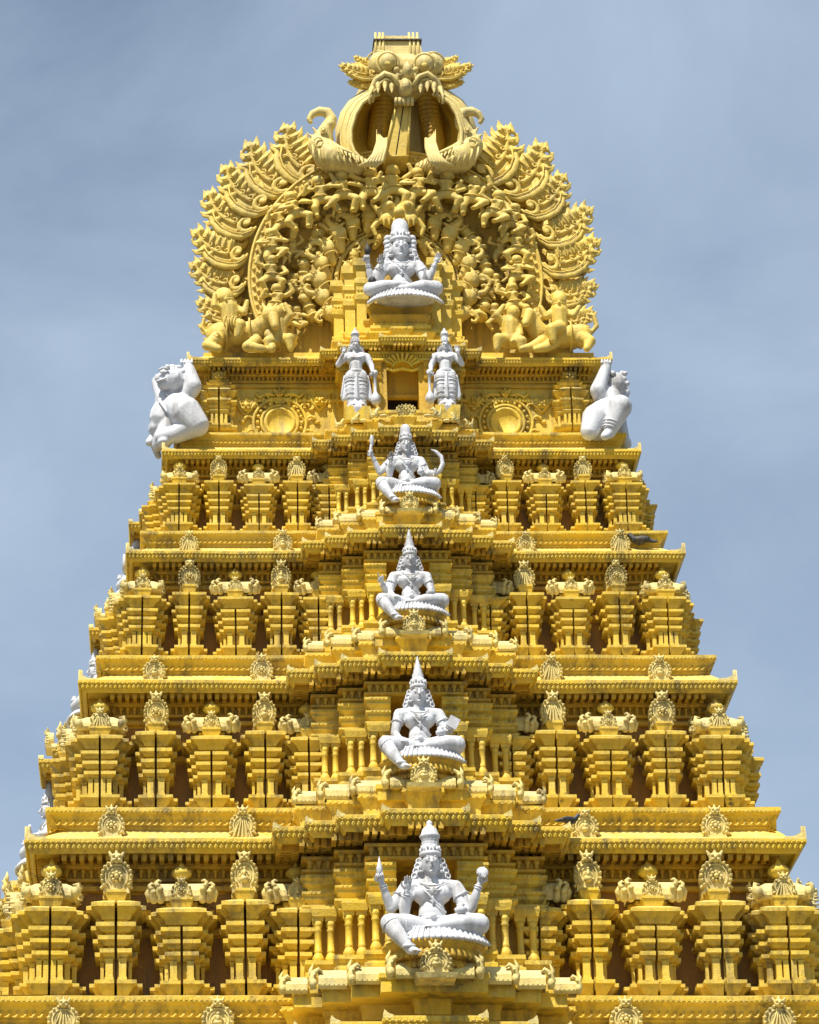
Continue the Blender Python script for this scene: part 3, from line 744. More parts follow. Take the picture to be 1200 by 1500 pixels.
def seated_statue(arms, crown, snout=0.0, hang=True, hs=1.0, mirror=False):
    ITEMS.clear(); b = MB(); e = MB()
    b.ell((0, .02, .20), (.42, .32, .24)); b.cap((0, .0, .32), (0, .02, .60), .26, .235, n=14); b.ell((0, -.03, .50), (.25, .22, .17), n=12)
    b.ell((0, .0, .86), (.36, .215, .22), n=14, m=9)
    for q in (-1, 1):
        b.ell((q * .17, -.14, .86), (.16, .10, .13), n=10); b.cap((q * .06, .02, 1.06), (q * .38, .02, 1.0), .13, .135)
    b.cap((0, 0, 1.05), (0, -.03, 1.26), .12, .10, n=12)
    head(b, e, (0, -.05, 1.40), hs, crown=crown, snout=snout)
    # folded leg, then the one that hangs over the lotus seat
    limb(b, [(.12, -.05, .19), (.48, -.24, .23), (.80, -.36, .22)], [.24, .225, .19]); limb(b, [(.80, -.36, .20), (.48, -.56, .18), (.12, -.60, .13)], [.185, .16, .09])
    limb(b, [(.12, -.60, .11), (-.08, -.64, .10)], [.075, .05])
    for j in range(5): e.cap((-.10, -.67 + .03 * j, .09), (-.17, -.68 + .03 * j, .09), .018, .014, n=5)
    if hang:
        limb(b, [(-.12, -.05, .17), (-.46, -.28, .22), (-.80, -.50, .20)], [.22, .20, .165]); limb(b, [(-.80, -.50, .19), (-.66, -.64, -.06), (-.47, -.74, -.34)], [.165, .145, .085])
        limb(b, [(-.47, -.74, -.36), (-.36, -.88, -.42)], [.08, .065])
        for j in range(5): e.cap((-.42 + .028 * j, -.93 + .01 * j, -.42), (-.40 + .028 * j, -1.0 + .012 * j, -.43), .02, .015, n=5)
        for j in range(6):
            t = j / 5; ring(e, V((-.78, -.52, .14)).lerp(V((-.49, -.73, -.30)), t), (.33, -.24, -.5), .168 - .075 * t, .014, 12)
        e.lathe([(.12, 0), (.125, .03), (.12, .06)], 10, Matrix.Translation((-.485, -.735, -.33)))
    else:
        limb(b, [(-.12, -.05, .17), (-.48, -.24, .20), (-.80, -.36, .20)], [.22, .205, .165]); limb(b, [(-.80, -.36, .18), (-.48, -.50, .22), (-.10, -.56, .24)], [.165, .14, .09])
        limb(b, [(-.12, -.56, .24), (.10, -.62, .22)], [.075, .05])
    for q in (-1, 1):
        for j in range(5):
            t = .2 + .16 * j; k = V((q * .12, -.05, .17)).lerp(V((q * .80, (-.36 if q > 0 or not hang else -.50), .20)), t)
            ring(e, k, (q * .7, -.35, .02), .214 - .04 * t, .012, 14)
    # pleats falling in a fan over the front of the seat
    b.ell((.08, -.18, .0), (.74, .50, .14), n=20)
    for j in range(23):
        a = R(198 + 144 * j / 22); ca, sa = math.cos(a), math.sin(a)
        if hang and ca < -.55: continue
        b.cap((.06 + .70 * ca, -.10 + .46 * sa, .10), (.06 + .90 * ca, -.10 + .66 * sa, -.13), .05, .055, n=7)
        e.cap((.06 + .76 * ca, -.10 + .52 * sa, .115), (.06 + .95 * ca, -.10 + .715 * sa, -.14), .022, .036, n=6)
    for r, z in ((.20, 1.07), (.26, .98)): e.tube([(r * math.sin(a), -.13 - .12 * math.cos(a) * 1.0 - .0, z - .12 * math.cos(a)) for a in [(-1.5 + .3 * i) for i in range(11)]], .018, 5)
    e.ell((0, -.27, .86), (.05, .03, .07), n=7); e.ell((0, -.25, .70), (.03, .02, .09), n=6)
    e.tube([(-.28, -.16, 1.0), (-.10, -.26, .82), (.08, -.26, .62), (.24, -.18, .48)], .018, 5)
    for z, r in ((.42, .27), (.36, .30), (.38, .285)): e.lathe([(r, 0), (r + .012, .015), (r, .03)], 18, Matrix.Translation((0, 0, z)), sy=.86)
    e.ell((0, -.27, .40), (.06, .04, .05), n=7)
    for q, el, hd, hn, pose, item in arms:
        el, hd = V(el), V(hd); sh = V((q * .44, .02, 1.0))
        limb(b, [sh, sh.lerp(el, .5), el], [.13, .115, .095]); limb(b, [el, el.lerp(hd, .45), hd], [.09, .085, .05])
        d = (hd - el).normalized(); ring(e, hd - d * .07, d, .065, .016, 10); ring(e, hd - d * .11, d, .07, .014, 10)
        ring(e, sh.lerp(el, .45), el - sh, .125, .018, 12); e.ell(sh.lerp(el, .4) + V((q * .03, -.12, .02)), .035, n=6)
        hand(e, hd + d * .06, d if item != 'rest' else V((0, -.8, -.4)), hn, 1.25, pose, -q)
        tip = hd + d * .12
        it = MB()
        if item == 'bud': it.lathe([(.02, -.05), (.05, .02), (.06, .10), (.03, .2), (.003, .32)], 8, Matrix.Translation(tip + V((0, -.05, .02))))
        if item == 'club': it.cap(tip + V((-.03, -.06, -.12)), tip + V((.03, -.06, .16)), .03, .045, n=8); it.ell(tip + V((.05, -.06, .30)), (.07, .07, .16), n=9, m=7)
        if item == 'disc': it.lathe([(.09, -.02), (.11, 0), (.09, .02)], 14, Matrix.Translation(tip + V((0, -.06, .05))) @ Matrix.Rotation(R(80), 4, 'X'))
        if item == 'pot': it.lathe([(.05, -.06), (.10, -.02), (.11, .04), (.06, .09), (.08, .12), (.02, .15)], 10, Matrix.Translation(tip + V((0, -.06, -.03))))
        if item == 'slab': it.box(-.12, .12, -.03, .03, -.10, .14, Matrix.Translation(tip + V((.05, -.05, .08))) @ Matrix.Rotation(R(28), 4, 'Y'))
        if item == 'blade': it.tube([tip + V(p) for p in ((0, -.04, -.08), (.12, -.05, .05), (.20, -.05, .22), (.16, -.05, .42), (0, -.05, .56), (-.14, -.05, .62))], [.05, .07, .07, .06, .045, .01], 7)
        if it.v: ITEMS.append(('held_' + item, it.mesh('held_' + item)))
    me = sculpt(b, 'body', .021, 3, .5)
    return me, e
def pedestal(mat='ochre_paint'):
    mb = MB(); mb.lathe([(.36, -.56), (.5, -.52), (.72, -.33), (.88, -.14), (.92, -.10), (.92, -.05), (.86, -.03), (.5, -.02)], 26, Matrix.Translation((0, -.12, 0)), sy=.72)
    for j in range(22):
        a = -math.pi * (j + .5) / 22
        for r0, z0, sc in ((.80, -.27, 1), (.66, -.44, .85)):
            aa = a + (0 if sc == 1 else math.pi / 44)
            mb.ell((r0 * math.cos(aa) * 1.02, -.12 + r0 * .72 * math.sin(aa), z0), (.085 * sc, .05, .13 * sc), n=6, m=4, rot=Euler((R(-25), 0, aa + math.pi / 2)).to_matrix())
    return mb
PED = pedestal().mesh('lotus_pedestal')
P_ = (0, -1, 0)
ARMS = {
 4: [(-1, (-.74, -.06, .58), (-.90, -.22, 1.02), P_, 'fist', 'bud'), (-1, (-.50, -.12, .48), (-.46, -.34, .84), P_, 'open', ''), (1, (.70, -.06, .60), (.86, -.20, 1.02), P_, 'point', 'disc'), (1, (.60, -.12, .52), (.50, -.42, .44), (0, -.4, 1), 'fist', 'pot')],
 3: [(-1, (-.56, -.10, .54), (-.42, -.36, .28), (0, -.3, 1), 'rest', 'rest'), (1, (.58, -.08, .58), (.46, -.40, .46), P_, 'fist', 'pot'), (1, (.66, -.02, .62), (.66, -.30, .58), P_, 'fist', 'slab')],
 2: [(-1, (-.66, -.06, .56), (-.78, -.34, .74), P_, 'point', ''), (-1, (-.56, -.10, .52), (-.44, -.36, .30), (0, -.3, 1), 'rest', 'rest'), (1, (.56, -.08, .56), (.50, -.44, .40), (0, -.3, 1), 'fist', 'pot')],
 1: [(-1, (-.80, -.06, .66), (-1.02, -.20, 1.06), P_, 'fist', 'club'), (-1, (-.52, -.14, .54), (-.48, -.34, .86), P_, 'open', ''), (1, (.62, -.08, .62), (.78, -.30, .56), P_, 'fist', 'blade'), (1, (.54, -.12, .54), (.42, -.42, .50), P_, 'fist', 'pot')]}
def add_statue(name, me, e, mat, root, parts=None):
    link('body', me, mat, root)
    e.build('ornament', mat, root)
SLAB = {4: ('lowest and largest white seated statue with four arms and a tall cylindrical crown', 'tall', .05), 3: ('white seated statue with pointed crown holding a slab, second from the bottom', 'spire', 0),
        2: ('white seated statue with pointed crown raising one finger, third from the bottom', 'spire', 0), 1: ('white seated statue raising a club and a curved blade below the open doorway', 'round', 0)}
seatmeshes = {}
for lo in (4, 3, 2, 1):
    up = lo; base = lo + 1
    y, z, w, xc = TIPS[base]; S = w / 7.49
    txt, crown, sn = SLAB[lo]
    me, e = seated_statue(ARMS[lo], crown, sn)
    em = e.mesh('ornament'); seatmeshes[lo] = (me, em, list(ITEMS))
    H = (TIPS[lo][1] - z) / (3.51 * S)
    k = S * {4: .90, 3: .86, 2: .86, 1: .90}[lo]
    loc = V((xc + BX[base] + {4: .02, 3: .0, 2: .0, 1: .0}[lo], y - .80 * S, z + 1.38 * S * H))
    root = empty('seated_statue', loc, label=txt, category='statue', group='white seated statues up the middle of the tower'); root.scale = (k, k, k * {4: 1.02, 3: 1.09, 2: 1.08, 1: 1.17}[lo])
    link('body', me, 'white_paint', root); link('ornament', em, 'white_paint', root)
    for n_, m_ in ITEMS: link(n_, m_, 'white_paint', root)
    o = link('lotus_pedestal', PED, 'ochre_paint', tower); o.location = loc - V((0, YC, .09 * k)); o.scale = (k, k, k)
# the statues of the left flank, seen from behind their shoulder
FT = {4: 'white seated statue half hidden at the bottom left edge of the photo', 3: 'white flank statue half hidden behind the left corner of the second shrine row from below', 2: 'small white flank statue half hidden behind the left corner of the third shrine row', 1: 'white seated statue on the left flank below the crouching giant'}
for lo in (4, 3, 2, 1):
    base = lo + 1; y, z, w, xc = TIPS[base]; S = w / 7.49; H = (TIPS[lo][1] - z) / (3.51 * S); k = S * .88
    loc = V((xc - (w - .62 * S) - .36 * S, YC, z + 1.46 * S * H)); me, em, its = seatmeshes[lo]
    root = empty('seated_statue', loc, label=FT[lo], category='statue', group='white seated statues on the left flank of the tower'); root.scale = (k, k, k); root.rotation_euler = (0, 0, -math.pi / 2)
    link('body', me, 'white_paint', root); link('ornament', em, 'white_paint', root)
    for n_, m_ in its: link(n_, m_, 'white_paint', root)
    o = link('lotus_pedestal', PED, 'ochre_paint', tower); o.location = loc - V((0, YC, .09 * k)); o.scale = (k, k, k); o.rotation_euler = (0, 0, -math.pi / 2)

# ------------------------------------------------------------------ top storey: wall with roundels, doorway bay, two doorkeepers
y1, z1, w1, x1 = TIPS[1]; y0, z0, w0, x0 = TIPS[0]; S1 = w1 / 7.49; S0 = w0 / 7.49
tw = MB(); tw.mould(rect(0, .78 * S0), [(0, z1 + .3), (0, z1 + .60), (.06, z1 + .62), (.06, z1 + .70), (0, z1 + .72), (0, z0 - .25)])
sw = part('storey_wall', tw, 'yellow_paint')
wy = y0 + .78 * S0
dn = MB()
for i in range(46):
    x = x0 + (-1 + 2 * (i + .5) / 46) * (w0 - .8 * S0)
    if abs(x - x0) > 1.2: dn.box(x - .03, x + .03, wy - .05, wy, z0 - .92, z0 - .80); dn.merge(PEND, Matrix.Translation((x, wy - .05, z0 - .70)) @ Matrix.Scale(.8, 4))
dn.mould(rect(0, .78 * S0), [(0, z0 - .80), (.07, z0 - .79), (.07, z0 - .74), (0, z0 - .73)])
part('dentil_band', dn, 'yellow_paint', sw)
def roundel(px, py):
    c = at(px, py, wy); mb = MB()
    T = Matrix.Translation(c) @ Matrix.Rotation(R(90), 4, 'X')
    mb.lathe([(.42, -.02), (.42, .07), (.37, .09), (.36, .05), (.345, .05), (.33, .09), (.28, .10), (.26, .04), (0.02, .035)], 32, T)
    for i in range(22):
        a = 2 * math.pi * i / 22
        mb.ell(c + V((.47 * math.cos(a), -.05, .47 * math.sin(a))), .042, n=6, m=4)
    mb.tube([c + V((.56 * math.cos(a), -.04, .56 * math.sin(a))) for a in [R(-60 + 10 * i) for i in range(31)]], .035, 6)
    for q in (-1, 1):
        for j, a0 in enumerate((-25, 5, 35, 62)):
            a = R(a0); p = c + V((q * .66 * math.cos(a), -.03, .62 * math.sin(a)))
            mb.tube([p + V((q * (.09 * math.cos(t)), -.02, .09 * math.sin(t))) for t in [i * .8 for i in range(6)]], [.035, .035, .03, .026, .02, .012], 5)
            mb.ell(p + V((q * .13, 0, -.04)), (.07, .04, .04), n=6, m=4)
        mb.tube([c + V((q * .10, -.04, .62)), c + V((q * .28, -.06, .66)), c + V((q * .42, -.05, .58)), c + V((q * .5, -.05, .66)), c + V((q * .46, -.04, .72))], [.04, .045, .04, .03, .015], 6)
    face_mask(mb, c.x, c.y - .06, c.z + .66, .20)
    part('roundel', mb, 'yellow_paint', sw)
roundel(410, 620); roundel(741, 620)
def wall_boss(px, py, s):
    c = at(px, py, wy); mb = MB(); face_mask(mb, c.x, c.y - .05, c.z, s)
    mb.tube([(c.x - s, c.y, c.z + s * .8), (c.x - .7 * s, c.y - .05, c.z + .2 * s), (c.x, c.y - .02, c.z - .7 * s), (c.x + .7 * s, c.y - .05, c.z + .2 * s), (c.x + s, c.y, c.z + s * .8)], [.02, .05, .05, .05, .02], 5)
    part('wall_boss', mb, 'yellow_paint', sw)
for p in ((360, 598, .26), (468, 590, .26), (695, 590, .22), (793, 594, .24)): wall_boss(*p)
def small_pavilion(px, py):
    c = at(px, py, wy); mb = MB()
    for q in (-1, 1):
        T = Matrix.Translation((c.x, wy, c.z)) @ Matrix.Diagonal((q, 1, 1, 1))
        t = MB(); poly = [(.02, -.30), (.17, -.30), (.17, -.2), (.30, -.2), (.30, .1), (.02, .1)]
        mould_half(t, poly, [(.05, 0), (.08, .06), (.08, .10), (0, .12), (-.05, .13), (-.05, .36)] + [(o - .02, zz) for o, zz in [(.02, .37), (.06, .42), (.02, .45), (.03, .47), (.08, .52), (.02, .55), (.03, .58), (.1, .64), (.1, .68), (.02, .70)]] + [(-.02, .78), (.06, .86), (.08, .9), (.02, .95)], .02, .1)
        for x in (.03, .12, .24): t.box(x, x + .05, -.30 if x < .2 else -.2, -.1, .12, .37)
        mb.merge(t, T)
    mb.box(c.x - .04, c.x + .04, wy - .12, wy, c.z, c.z + .9)
    for j, (hw, zz) in enumerate(((.30, .95), (.22, 1.03), (.16, 1.10))): mb.box(c.x - hw, c.x + hw, wy - .28 + .03 * j, wy, c.z + zz, c.z + zz + .06, tx=.05)
    face_mask(mb, c.x, wy - .22, c.z + 1.26, .26); mb.ell((c.x, wy - .1, c.z + 1.30), .17)
    part('wall_pavilion', mb, 'yellow_paint', sw)
small_pavilion(321, 637); small_pavilion(837, 637)
# doorway bay
mbl = MB(); T = Matrix.Translation((x0, y1, z1)) @ Matrix.Scale(S1, 4); Hh = (z0 - z1) / (3.51 * S1)
def tb(mb, mat, name, par=None): mb.v = [tuple(T @ V((p[0], p[1], p[2] * Hh))) for p in mb.v]; return part(name, mb, mat, par or sw)
t = MB(); t.mould(bayplan([1.9, 1.5, 1.1], [-.1, .3, .65], 2.0), [(0, .5), (0, .66), (.05, .70), (.05, .80), (0, .82), (0, .95), (.04, 1.0), (.04, 1.1)]); tb(t, 'yellow_paint', 'doorway_base')
for q in (-1, 1):
    t = MB(); u = MB(); mould_half(u, halfpoly(.66, [(.98, -.35), (1.38, .05), (1.85, .4)], 2.2), [(0, 1.05), (0, 1.2), (.05, 1.22), (.05, 1.3), (-.03, 1.32), (-.03, 2.3), (.03, 2.34), (.06, 2.44), (-.02, 2.46), (.04, 2.6), (.08, 2.66), (0, 2.7), (.05, 2.82), (.1, 2.9), (0, 2.95)], .66, 2.2)
    for z in (2.52, 2.76):
        for i in range(14): u.ell((.7 + i * .09, -.36 if i < 4 else .02 if i < 9 else .38, z), .03, n=5, m=3)
    t.merge(u, Matrix.Diagonal((q, 1, 1, 1))); tb(t, 'ochre_paint', 'doorway_pier')
t = MB(); t.box(-.66, .66, .30, .42, 1.98, 3.0); t.box(-.66, -.50, -.30, .4, 1.1, 2.95); t.box(.50, .66, -.30, .4, 1.1, 2.95); t.box(-.5, .5, .2, .31, 1.96, 2.06); tb(t, 'ochre_paint', 'doorway_lintel')
t = MB(); t.box(-.5, .5, .8, .9, 1.0, 2.1); tb(t, 'dark_wood', 'door')
t = MB(); t.mould(bayplan([2.0, 1.5, 1.02], [-.36, .0, .38], 2.0), [(0, 2.93), (.05, 2.96), (.05, 3.02), (-.05, 3.03), (-.05, 3.17), (.05, 3.18), (.05, 3.25), (0, 3.3)])
for i in range(24): t.merge(PEND, Matrix.Translation((-1.0 + i * 2 / 23, -.38 + .04, 3.18)))
for j in range(9):
    a = R(20 + 17.5 * j); t.cap((.28 * math.cos(a), -.42, 2.72 + .2 * math.sin(a)), (.52 * math.cos(a), -.50, 2.72 + .42 * math.sin(a)), .03, .055, n=6)
t.tube(arc(0, 2.70, .3, 0, 180, 13, .22, y=-.42), .04, 6); t.tube([(-.5, -.42, 2.66), (-.3, -.42, 2.58), (0, -.42, 2.66), (.3, -.42, 2.58), (.5, -.42, 2.66)], .05, 6)
tb(t, 'yellow_paint', 'doorway_frieze')
t = MB(); face = nasi(.62, .42, 11, 'flower', .12, mask=False, seed=21); t.merge(face, Matrix.Translation((0.0, -1.25, .66))); tb(t, 'cream_paint', 'doorway_crest')
for q in (-1, 1):
    for (x, yy, s) in ((.85, -1.1, 1), (1.45, -.75, .9), (1.9, -.4, .8)):
        t = MB()
        t.tube([(q * x, yy, .66), (q * (x + .10 * s), yy - .03, .66 + .14 * s), (q * x, yy - .03, .66 + .28 * s), (q * (x - .10 * s), yy, .66 + .22 * s)], [.08 * s, .08 * s, .06 * s, .03 * s], 6)
        t.ell((q * (x + .14), yy, .72), (.12, .08, .08), n=7); t.ell((q * (x - .16), yy, .70), (.14, .08, .06), n=7)
        t.cap((q * (x + .2), yy, .66), (q * (x + .26), yy, .66 + .36 * s), .06, .015, n=6); tb(t, 'cream_paint', 'doorway_scroll')
def standing_statue(side):
    b = MB(); e = MB()
    for q in (-1, 1):
        limb(b, [(q * .12, 0, .92), (q * .14, -.05, .52), (q * .13, .0, .08)], [.17, .135, .10]); limb(b, [(q * .13, -.02, .06), (q * .15, -.2, .03)], [.07, .055])
        for j in range(7): ring(e, (q * .13, -.03, .16 + .11 * j), (0, .1, 1), .125 + .008 * j, .012, 12)
        for j in range(4): e.cap((q * .11 + .02 * j, -.24, .03), (q * .11 + .02 * j, -.28, .025), .014, .01, n=5)
    b.cap((0, .05, .85), (0, .06, .25), .2, .16); b.ell((0, 0, .95), (.25, .19, .16)); b.cap((0, 0, 1.0), (0, 0, 1.25), .165, .17)
    b.ell((0, 0, 1.38), (.25, .155, .17), n=12)
    for q in (-1, 1): b.cap((q * .06, 0, 1.5), (q * .25, 0, 1.46), .085, .10); b.ell((q * .11, -.09, 1.38), (.11, .07, .09))
    b.cap((0, 0, 1.5), (0, -.02, 1.64), .08, .07)
    head(b, e, (0, -.03, 1.74), .62, crown='tall')
    b.cap((0, -.14, .9), (0, -.16, .25), .05, .065); e.cap((0, -.19, .9), (0, -.22, .22), .022, .035, n=6)                 # centre pleat of the robe
    for q in (-1, 1):
        b.cap((q * .26, 0, .9), (q * .33, .02, .3), .05, .07, n=7); e.cap((q * .30, -.04, .9), (q * .38, -.02, .35), .02, .03, n=6)
    for z, r in ((1.02, .195), (.98, .22)): e.lathe([(r, 0), (r + .012, .015), (r, .03)], 16, Matrix.Translation((0, 0, z)), sy=.85)
    e.tube([(.2 * math.sin(a), -.09 - .08 * math.cos(a), 1.46 - .1 * math.cos(a)) for a in [(-1.5 + .3 * i) for i in range(11)]], .015, 5)
    # club arm
    s = side; sh = V((s * .29, 0, 1.45)); el = V((s * .40, -.03, 1.18)); hd = V((s * .42, -.14, .95))
    limb(b, [sh, el], [.095, .075]); limb(b, [el, hd], [.075, .045]); hand(e, hd + V((0, -.02, -.02)), (0, -.3, -1), (-s, 0, 0), 1.0, 'fist', s)
    e.lathe([(.03, .0), (.10, .04), (.135, .12), (.12, .22), (.055, .32), (.04, .36), (.04, .80), (.07, .82), (.08, .9), (.05, .94)], 10, Matrix.Translation((s * .47, -.16, .05)))
    sh = V((-s * .29, 0, 1.45)); el = V((-s * .45, -.08, 1.20)); hd = V((-s * .33, -.28, 1.40))
    limb(b, [sh, el], [.095, .075]); limb(b, [el, hd], [.075, .045]); hand(e, hd + V((s * .02, -.02, .06)), (s * .2, 0, 1), P_, 1.0, 'open', s)
    for q in (-1, 1): ring(e, (q * .34, 0, 1.35), (q * .4, 0, -1), .09, .014, 10)
    b.cap((0, 0, -.06), (0, 0, -.05), .3, .3)
    return sculpt(b, 'body', .018, 3, .5), e
for (px, py, s, txt) in ((523, 603, 1, 'white standing statue with a club on the left side of the dark doorway'), (655, 601, -1, 'white standing statue with a club on the right side of the dark doorway')):
    yy = y1 - .50 * S1; loc = at(px, py, yy); me, e = standing_statue(s); k = (at(px, 490, yy).z - at(px, py, yy).z) / 2.14
    root = empty('standing_statue', loc + V((0, 0, .05)), label=txt, category='statue', group='white doorkeeper statues'); root.scale = (k * (.98 if s > 0 else .92), k, k)
    link('body', me, 'white_paint', root); e.build('ornament', 'white_paint', root)
    sb = MB(); sb.box(-.3, .3, -.25, .3, -.35, .03, tx=.03); o = sb.build('statue_block', 'yellow_paint', tower, V(loc) - V((0, YC, 0))); o.scale = (.8, .8, .8)

# crouching giants holding up the top eave
def giant(pts, root_loc, txt):
    b = MB(); e = MB(); O = V(root_loc)
    Q = lambda px, py, yy: at(px, py, yy) - O
    pts(b, e, Q)
    me = sculpt(b, 'body', .022, 5, .5)
    root = empty('crouching_giant', O, label=txt, category='statue', group='white crouching giants under the top eave')
    link('body', me, 'white_paint', root); e.build('ornament', 'white_paint', root)
def left_giant(b, e, Q):
    Y = 2.05
    b.cap(Q(243, 612, Y + .2), Q(262, 575, Y + .3), .36, .34); b.ell(Q(247, 590, Y + .2), (.30, .30, .42))
    b.ell(Q(240, 628, Y + .3), (.34, .34, .26))
    # head turned up and to the left
    h = Q(252, 556, Y - .05); b.ell(h, (.30, .27, .30)); b.ell(h + V((-.16, -.08, -.14)), (.16, .16, .15)); b.cap(h, Q(262, 578, Y + .2), .2, .22)
    for i in range(16): e.ell(h + V((random.uniform(-.22, .24), random.uniform(-.22, .1), random.uniform(.12, .30))), random.uniform(.05, .08), n=6, m=4)
    e.ell(h + V((-.30, -.12, -.02)), (.07, .06, .09)); e.ell(h + V((-.20, -.24, .06)), (.06, .03, .04)); e.tube([h + V((-.32, -.16, -.13)), h + V((-.22, -.25, -.13)), h + V((-.12, -.27, -.10))], .03, 5)
    e.tube([h + V((-.28, -.2, .12)), h + V((-.18, -.27, .15)), h + V((-.08, -.28, .10))], .025, 5); e.ell(h + V((.12, -.25, -.02)), (.05, .05, .10))
    # near arm raised against the eave
    limb(b, [Q(268, 590, Y), Q(283, 566, Y - .15), Q(276, 537, Y - .1)], [.17, .19, .12]); b.ell(Q(274, 533, Y - .1), (.13, .12, .08))
    for j in range(4): e.cap(Q(266 + 5 * j, 531, Y - .18), Q(266 + 5 * j, 527, Y - .08), .03, .025, n=6)
    limb(b, [Q(240, 590, Y + .5), Q(232, 560, Y + .7), Q(252, 540, Y + .6)], [.15, .15, .1])
    # big folded leg towards us, foot to the left
    limb(b, [Q(258, 596, Y + .0), Q(272, 604, Y - .3), Q(288, 622, Y - .35)], [.30, .34, .27]); limb(b, [Q(288, 622, Y - .30), Q(258, 636, Y - .2), Q(238, 640, Y - .1)], [.26, .2, .15])
    limb(b, [Q(252, 618, Y - .0), Q(236, 640, Y + .0), Q(232, 652, Y + .1)], [.2, .16, .14]); b.ell(Q(241, 649, Y - .1), (.16, .2, .10))
    limb(b, [Q(240, 625, Y + .5), Q(228, 640, Y + .4), Q(219, 648, Y + .3)], [.16, .13, .09]); 
    limb(b, [Q(226, 650, Y + .5), Q(232, 668, Y + .6)], [.10, .07])
    e.tube([Q(233, 585, Y - .1), Q(245, 603, Y - .22), Q(262, 610, Y - .35)], .035, 6); e.tube([Q(240, 575, Y - .1), Q(256, 584, Y - .2), Q(270, 578, Y - .2)], .03, 6)
def right_giant(b, e, Q):
    Y = 2.05
    b.cap(Q(890, 585, Y + .1), Q(893, 610, Y + .2), .30, .30); b.ell(Q(893, 590, Y + .05), (.30, .28, .34))
    h = Q(903, 563, Y + .1); b.ell(h, (.23, .25, .26)); b.cap(h, Q(894, 582, Y + .1), .17, .2)
    for i in range(22): e.ell(h + V((random.uniform(-.12, .24), random.uniform(-.22, .15), random.uniform(-.05, .27))), random.uniform(.045, .07), n=6, m=4)
    limb(b, [Q(884, 592, Y), Q(876, 572, Y - .15), Q(888, 538, Y - .1)], [.16, .17, .11]); b.ell(Q(888, 533, Y - .1), (.12, .12, .07))
    for j in range(4): e.cap(Q(882 + 4 * j, 531, Y - .17), Q(882 + 4 * j, 527, Y - .08), .028, .022, n=6)
    limb(b, [Q(890, 600, Y), Q(872, 612, Y - .2), Q(864, 632, Y - .3)], [.27, .28, .20]); limb(b, [Q(864, 632, Y - .2), Q(880, 636, Y - .05)], [.19, .15])
    limb(b, [Q(905, 600, Y - .1), Q(908, 596, Y - .35), Q(893, 634, Y - .35)], [.25, .26, .13]); limb(b, [Q(893, 634, Y - .3), Q(886, 639, Y - .5)], [.12, .09])
    limb(b, [Q(905, 590, Y + .3), Q(915, 575, Y + .5), Q(905, 552, Y + .5)], [.12, .12, .08])
    b.ell(Q(916, 650, Y + .5), (.14, .2, .16)); limb(b, [Q(905, 615, Y + .6), Q(915, 648, Y + .6)], [.18, .12])
    for j in range(3): ring(e, Q(893 + j * 1.5, 628 - 4 * j, Y - .35), (.2, 0, .6), .16 + .01 * j, .018, 12)
    e.tube([Q(885, 585, Y - .25), Q(897, 592, Y - .3), Q(910, 583, Y - .2)], .025, 6)
giant(left_giant, (-4.5, 2.2, z1 + .8), 'white crouching giant propping up the eave at its left corner')
giant(right_giant, (4.7, 2.2, z1 + .8), 'white crouching giant propping up the eave at its right corner')

# ------------------------------------------------------------------ the great horseshoe arch on the roof
YA = 2.75; U = 1 / 69.3
AC = at(579, 412, YA); GOLD = 'old_gold_paint'; PALE = 'pale_gold_paint'
arch = empty('horseshoe_arch', V((0, YA - YC, 0)), tower, label='huge carved horseshoe arch with a lion face at its top')
def apart(name, mb, mat, loc=(0, 0, 0), **kw):
    me = mb.mesh(name, True) if isinstance(mb, MB) else mb
    me.transform(Matrix.Translation(-V((0, YA, 0)))); return link(name, me, mat, arch, **kw)
def ainst(name, me, mat, p, s, rot=(0, 0, 0), **kw):
    o = link(name, me, mat, arch, **kw); o.location = V(p) - V((0, YA, 0)); o.scale = s if isinstance(s, tuple) else (s, s, s); o.rotation_euler = rot; return o
outl = [(306, 514), (310, 470), (312, 430), (318, 380), (328, 335), (350, 296), (380, 262), (420, 238), (455, 216), (500, 200), (583, 190), (665, 200), (712, 216), (742, 240), (780, 268), (808, 302), (826, 340), (836, 385), (836, 430), (836, 475), (848, 514)]
pl = MB(); W_ = [at(x, y, YA) for x, y in outl]; pl.prism([(p.x, p.z) for p in W_], YA + .48, YA + 1.0)
apart('backing_slab', pl, GOLD)
rf = MB()
def barrel(r, y0_, y1_):
    n = 22; pts = [(AC.x + r * math.cos(math.pi * i / n - 0.0) * 1.0, AC.z + r * .95 * math.sin(math.pi * i / n)) for i in range(n + 1)] + [(AC.x - r, TIPS[0][1] + .3), (AC.x + r, TIPS[0][1] + .3)]
    rf.prism(pts, y0_, y1_)
barrel(2.9, YA + .9, 2 * YC - 2.5); apart('barrel_roof', rf, 'yellow_paint')
deck = MB(); deck.mould(rect(0, .35), [(0, TIPS[0][1] + .12), (0, TIPS[0][1] + .34)]); part('roof_deck', deck, 'yellow_paint')

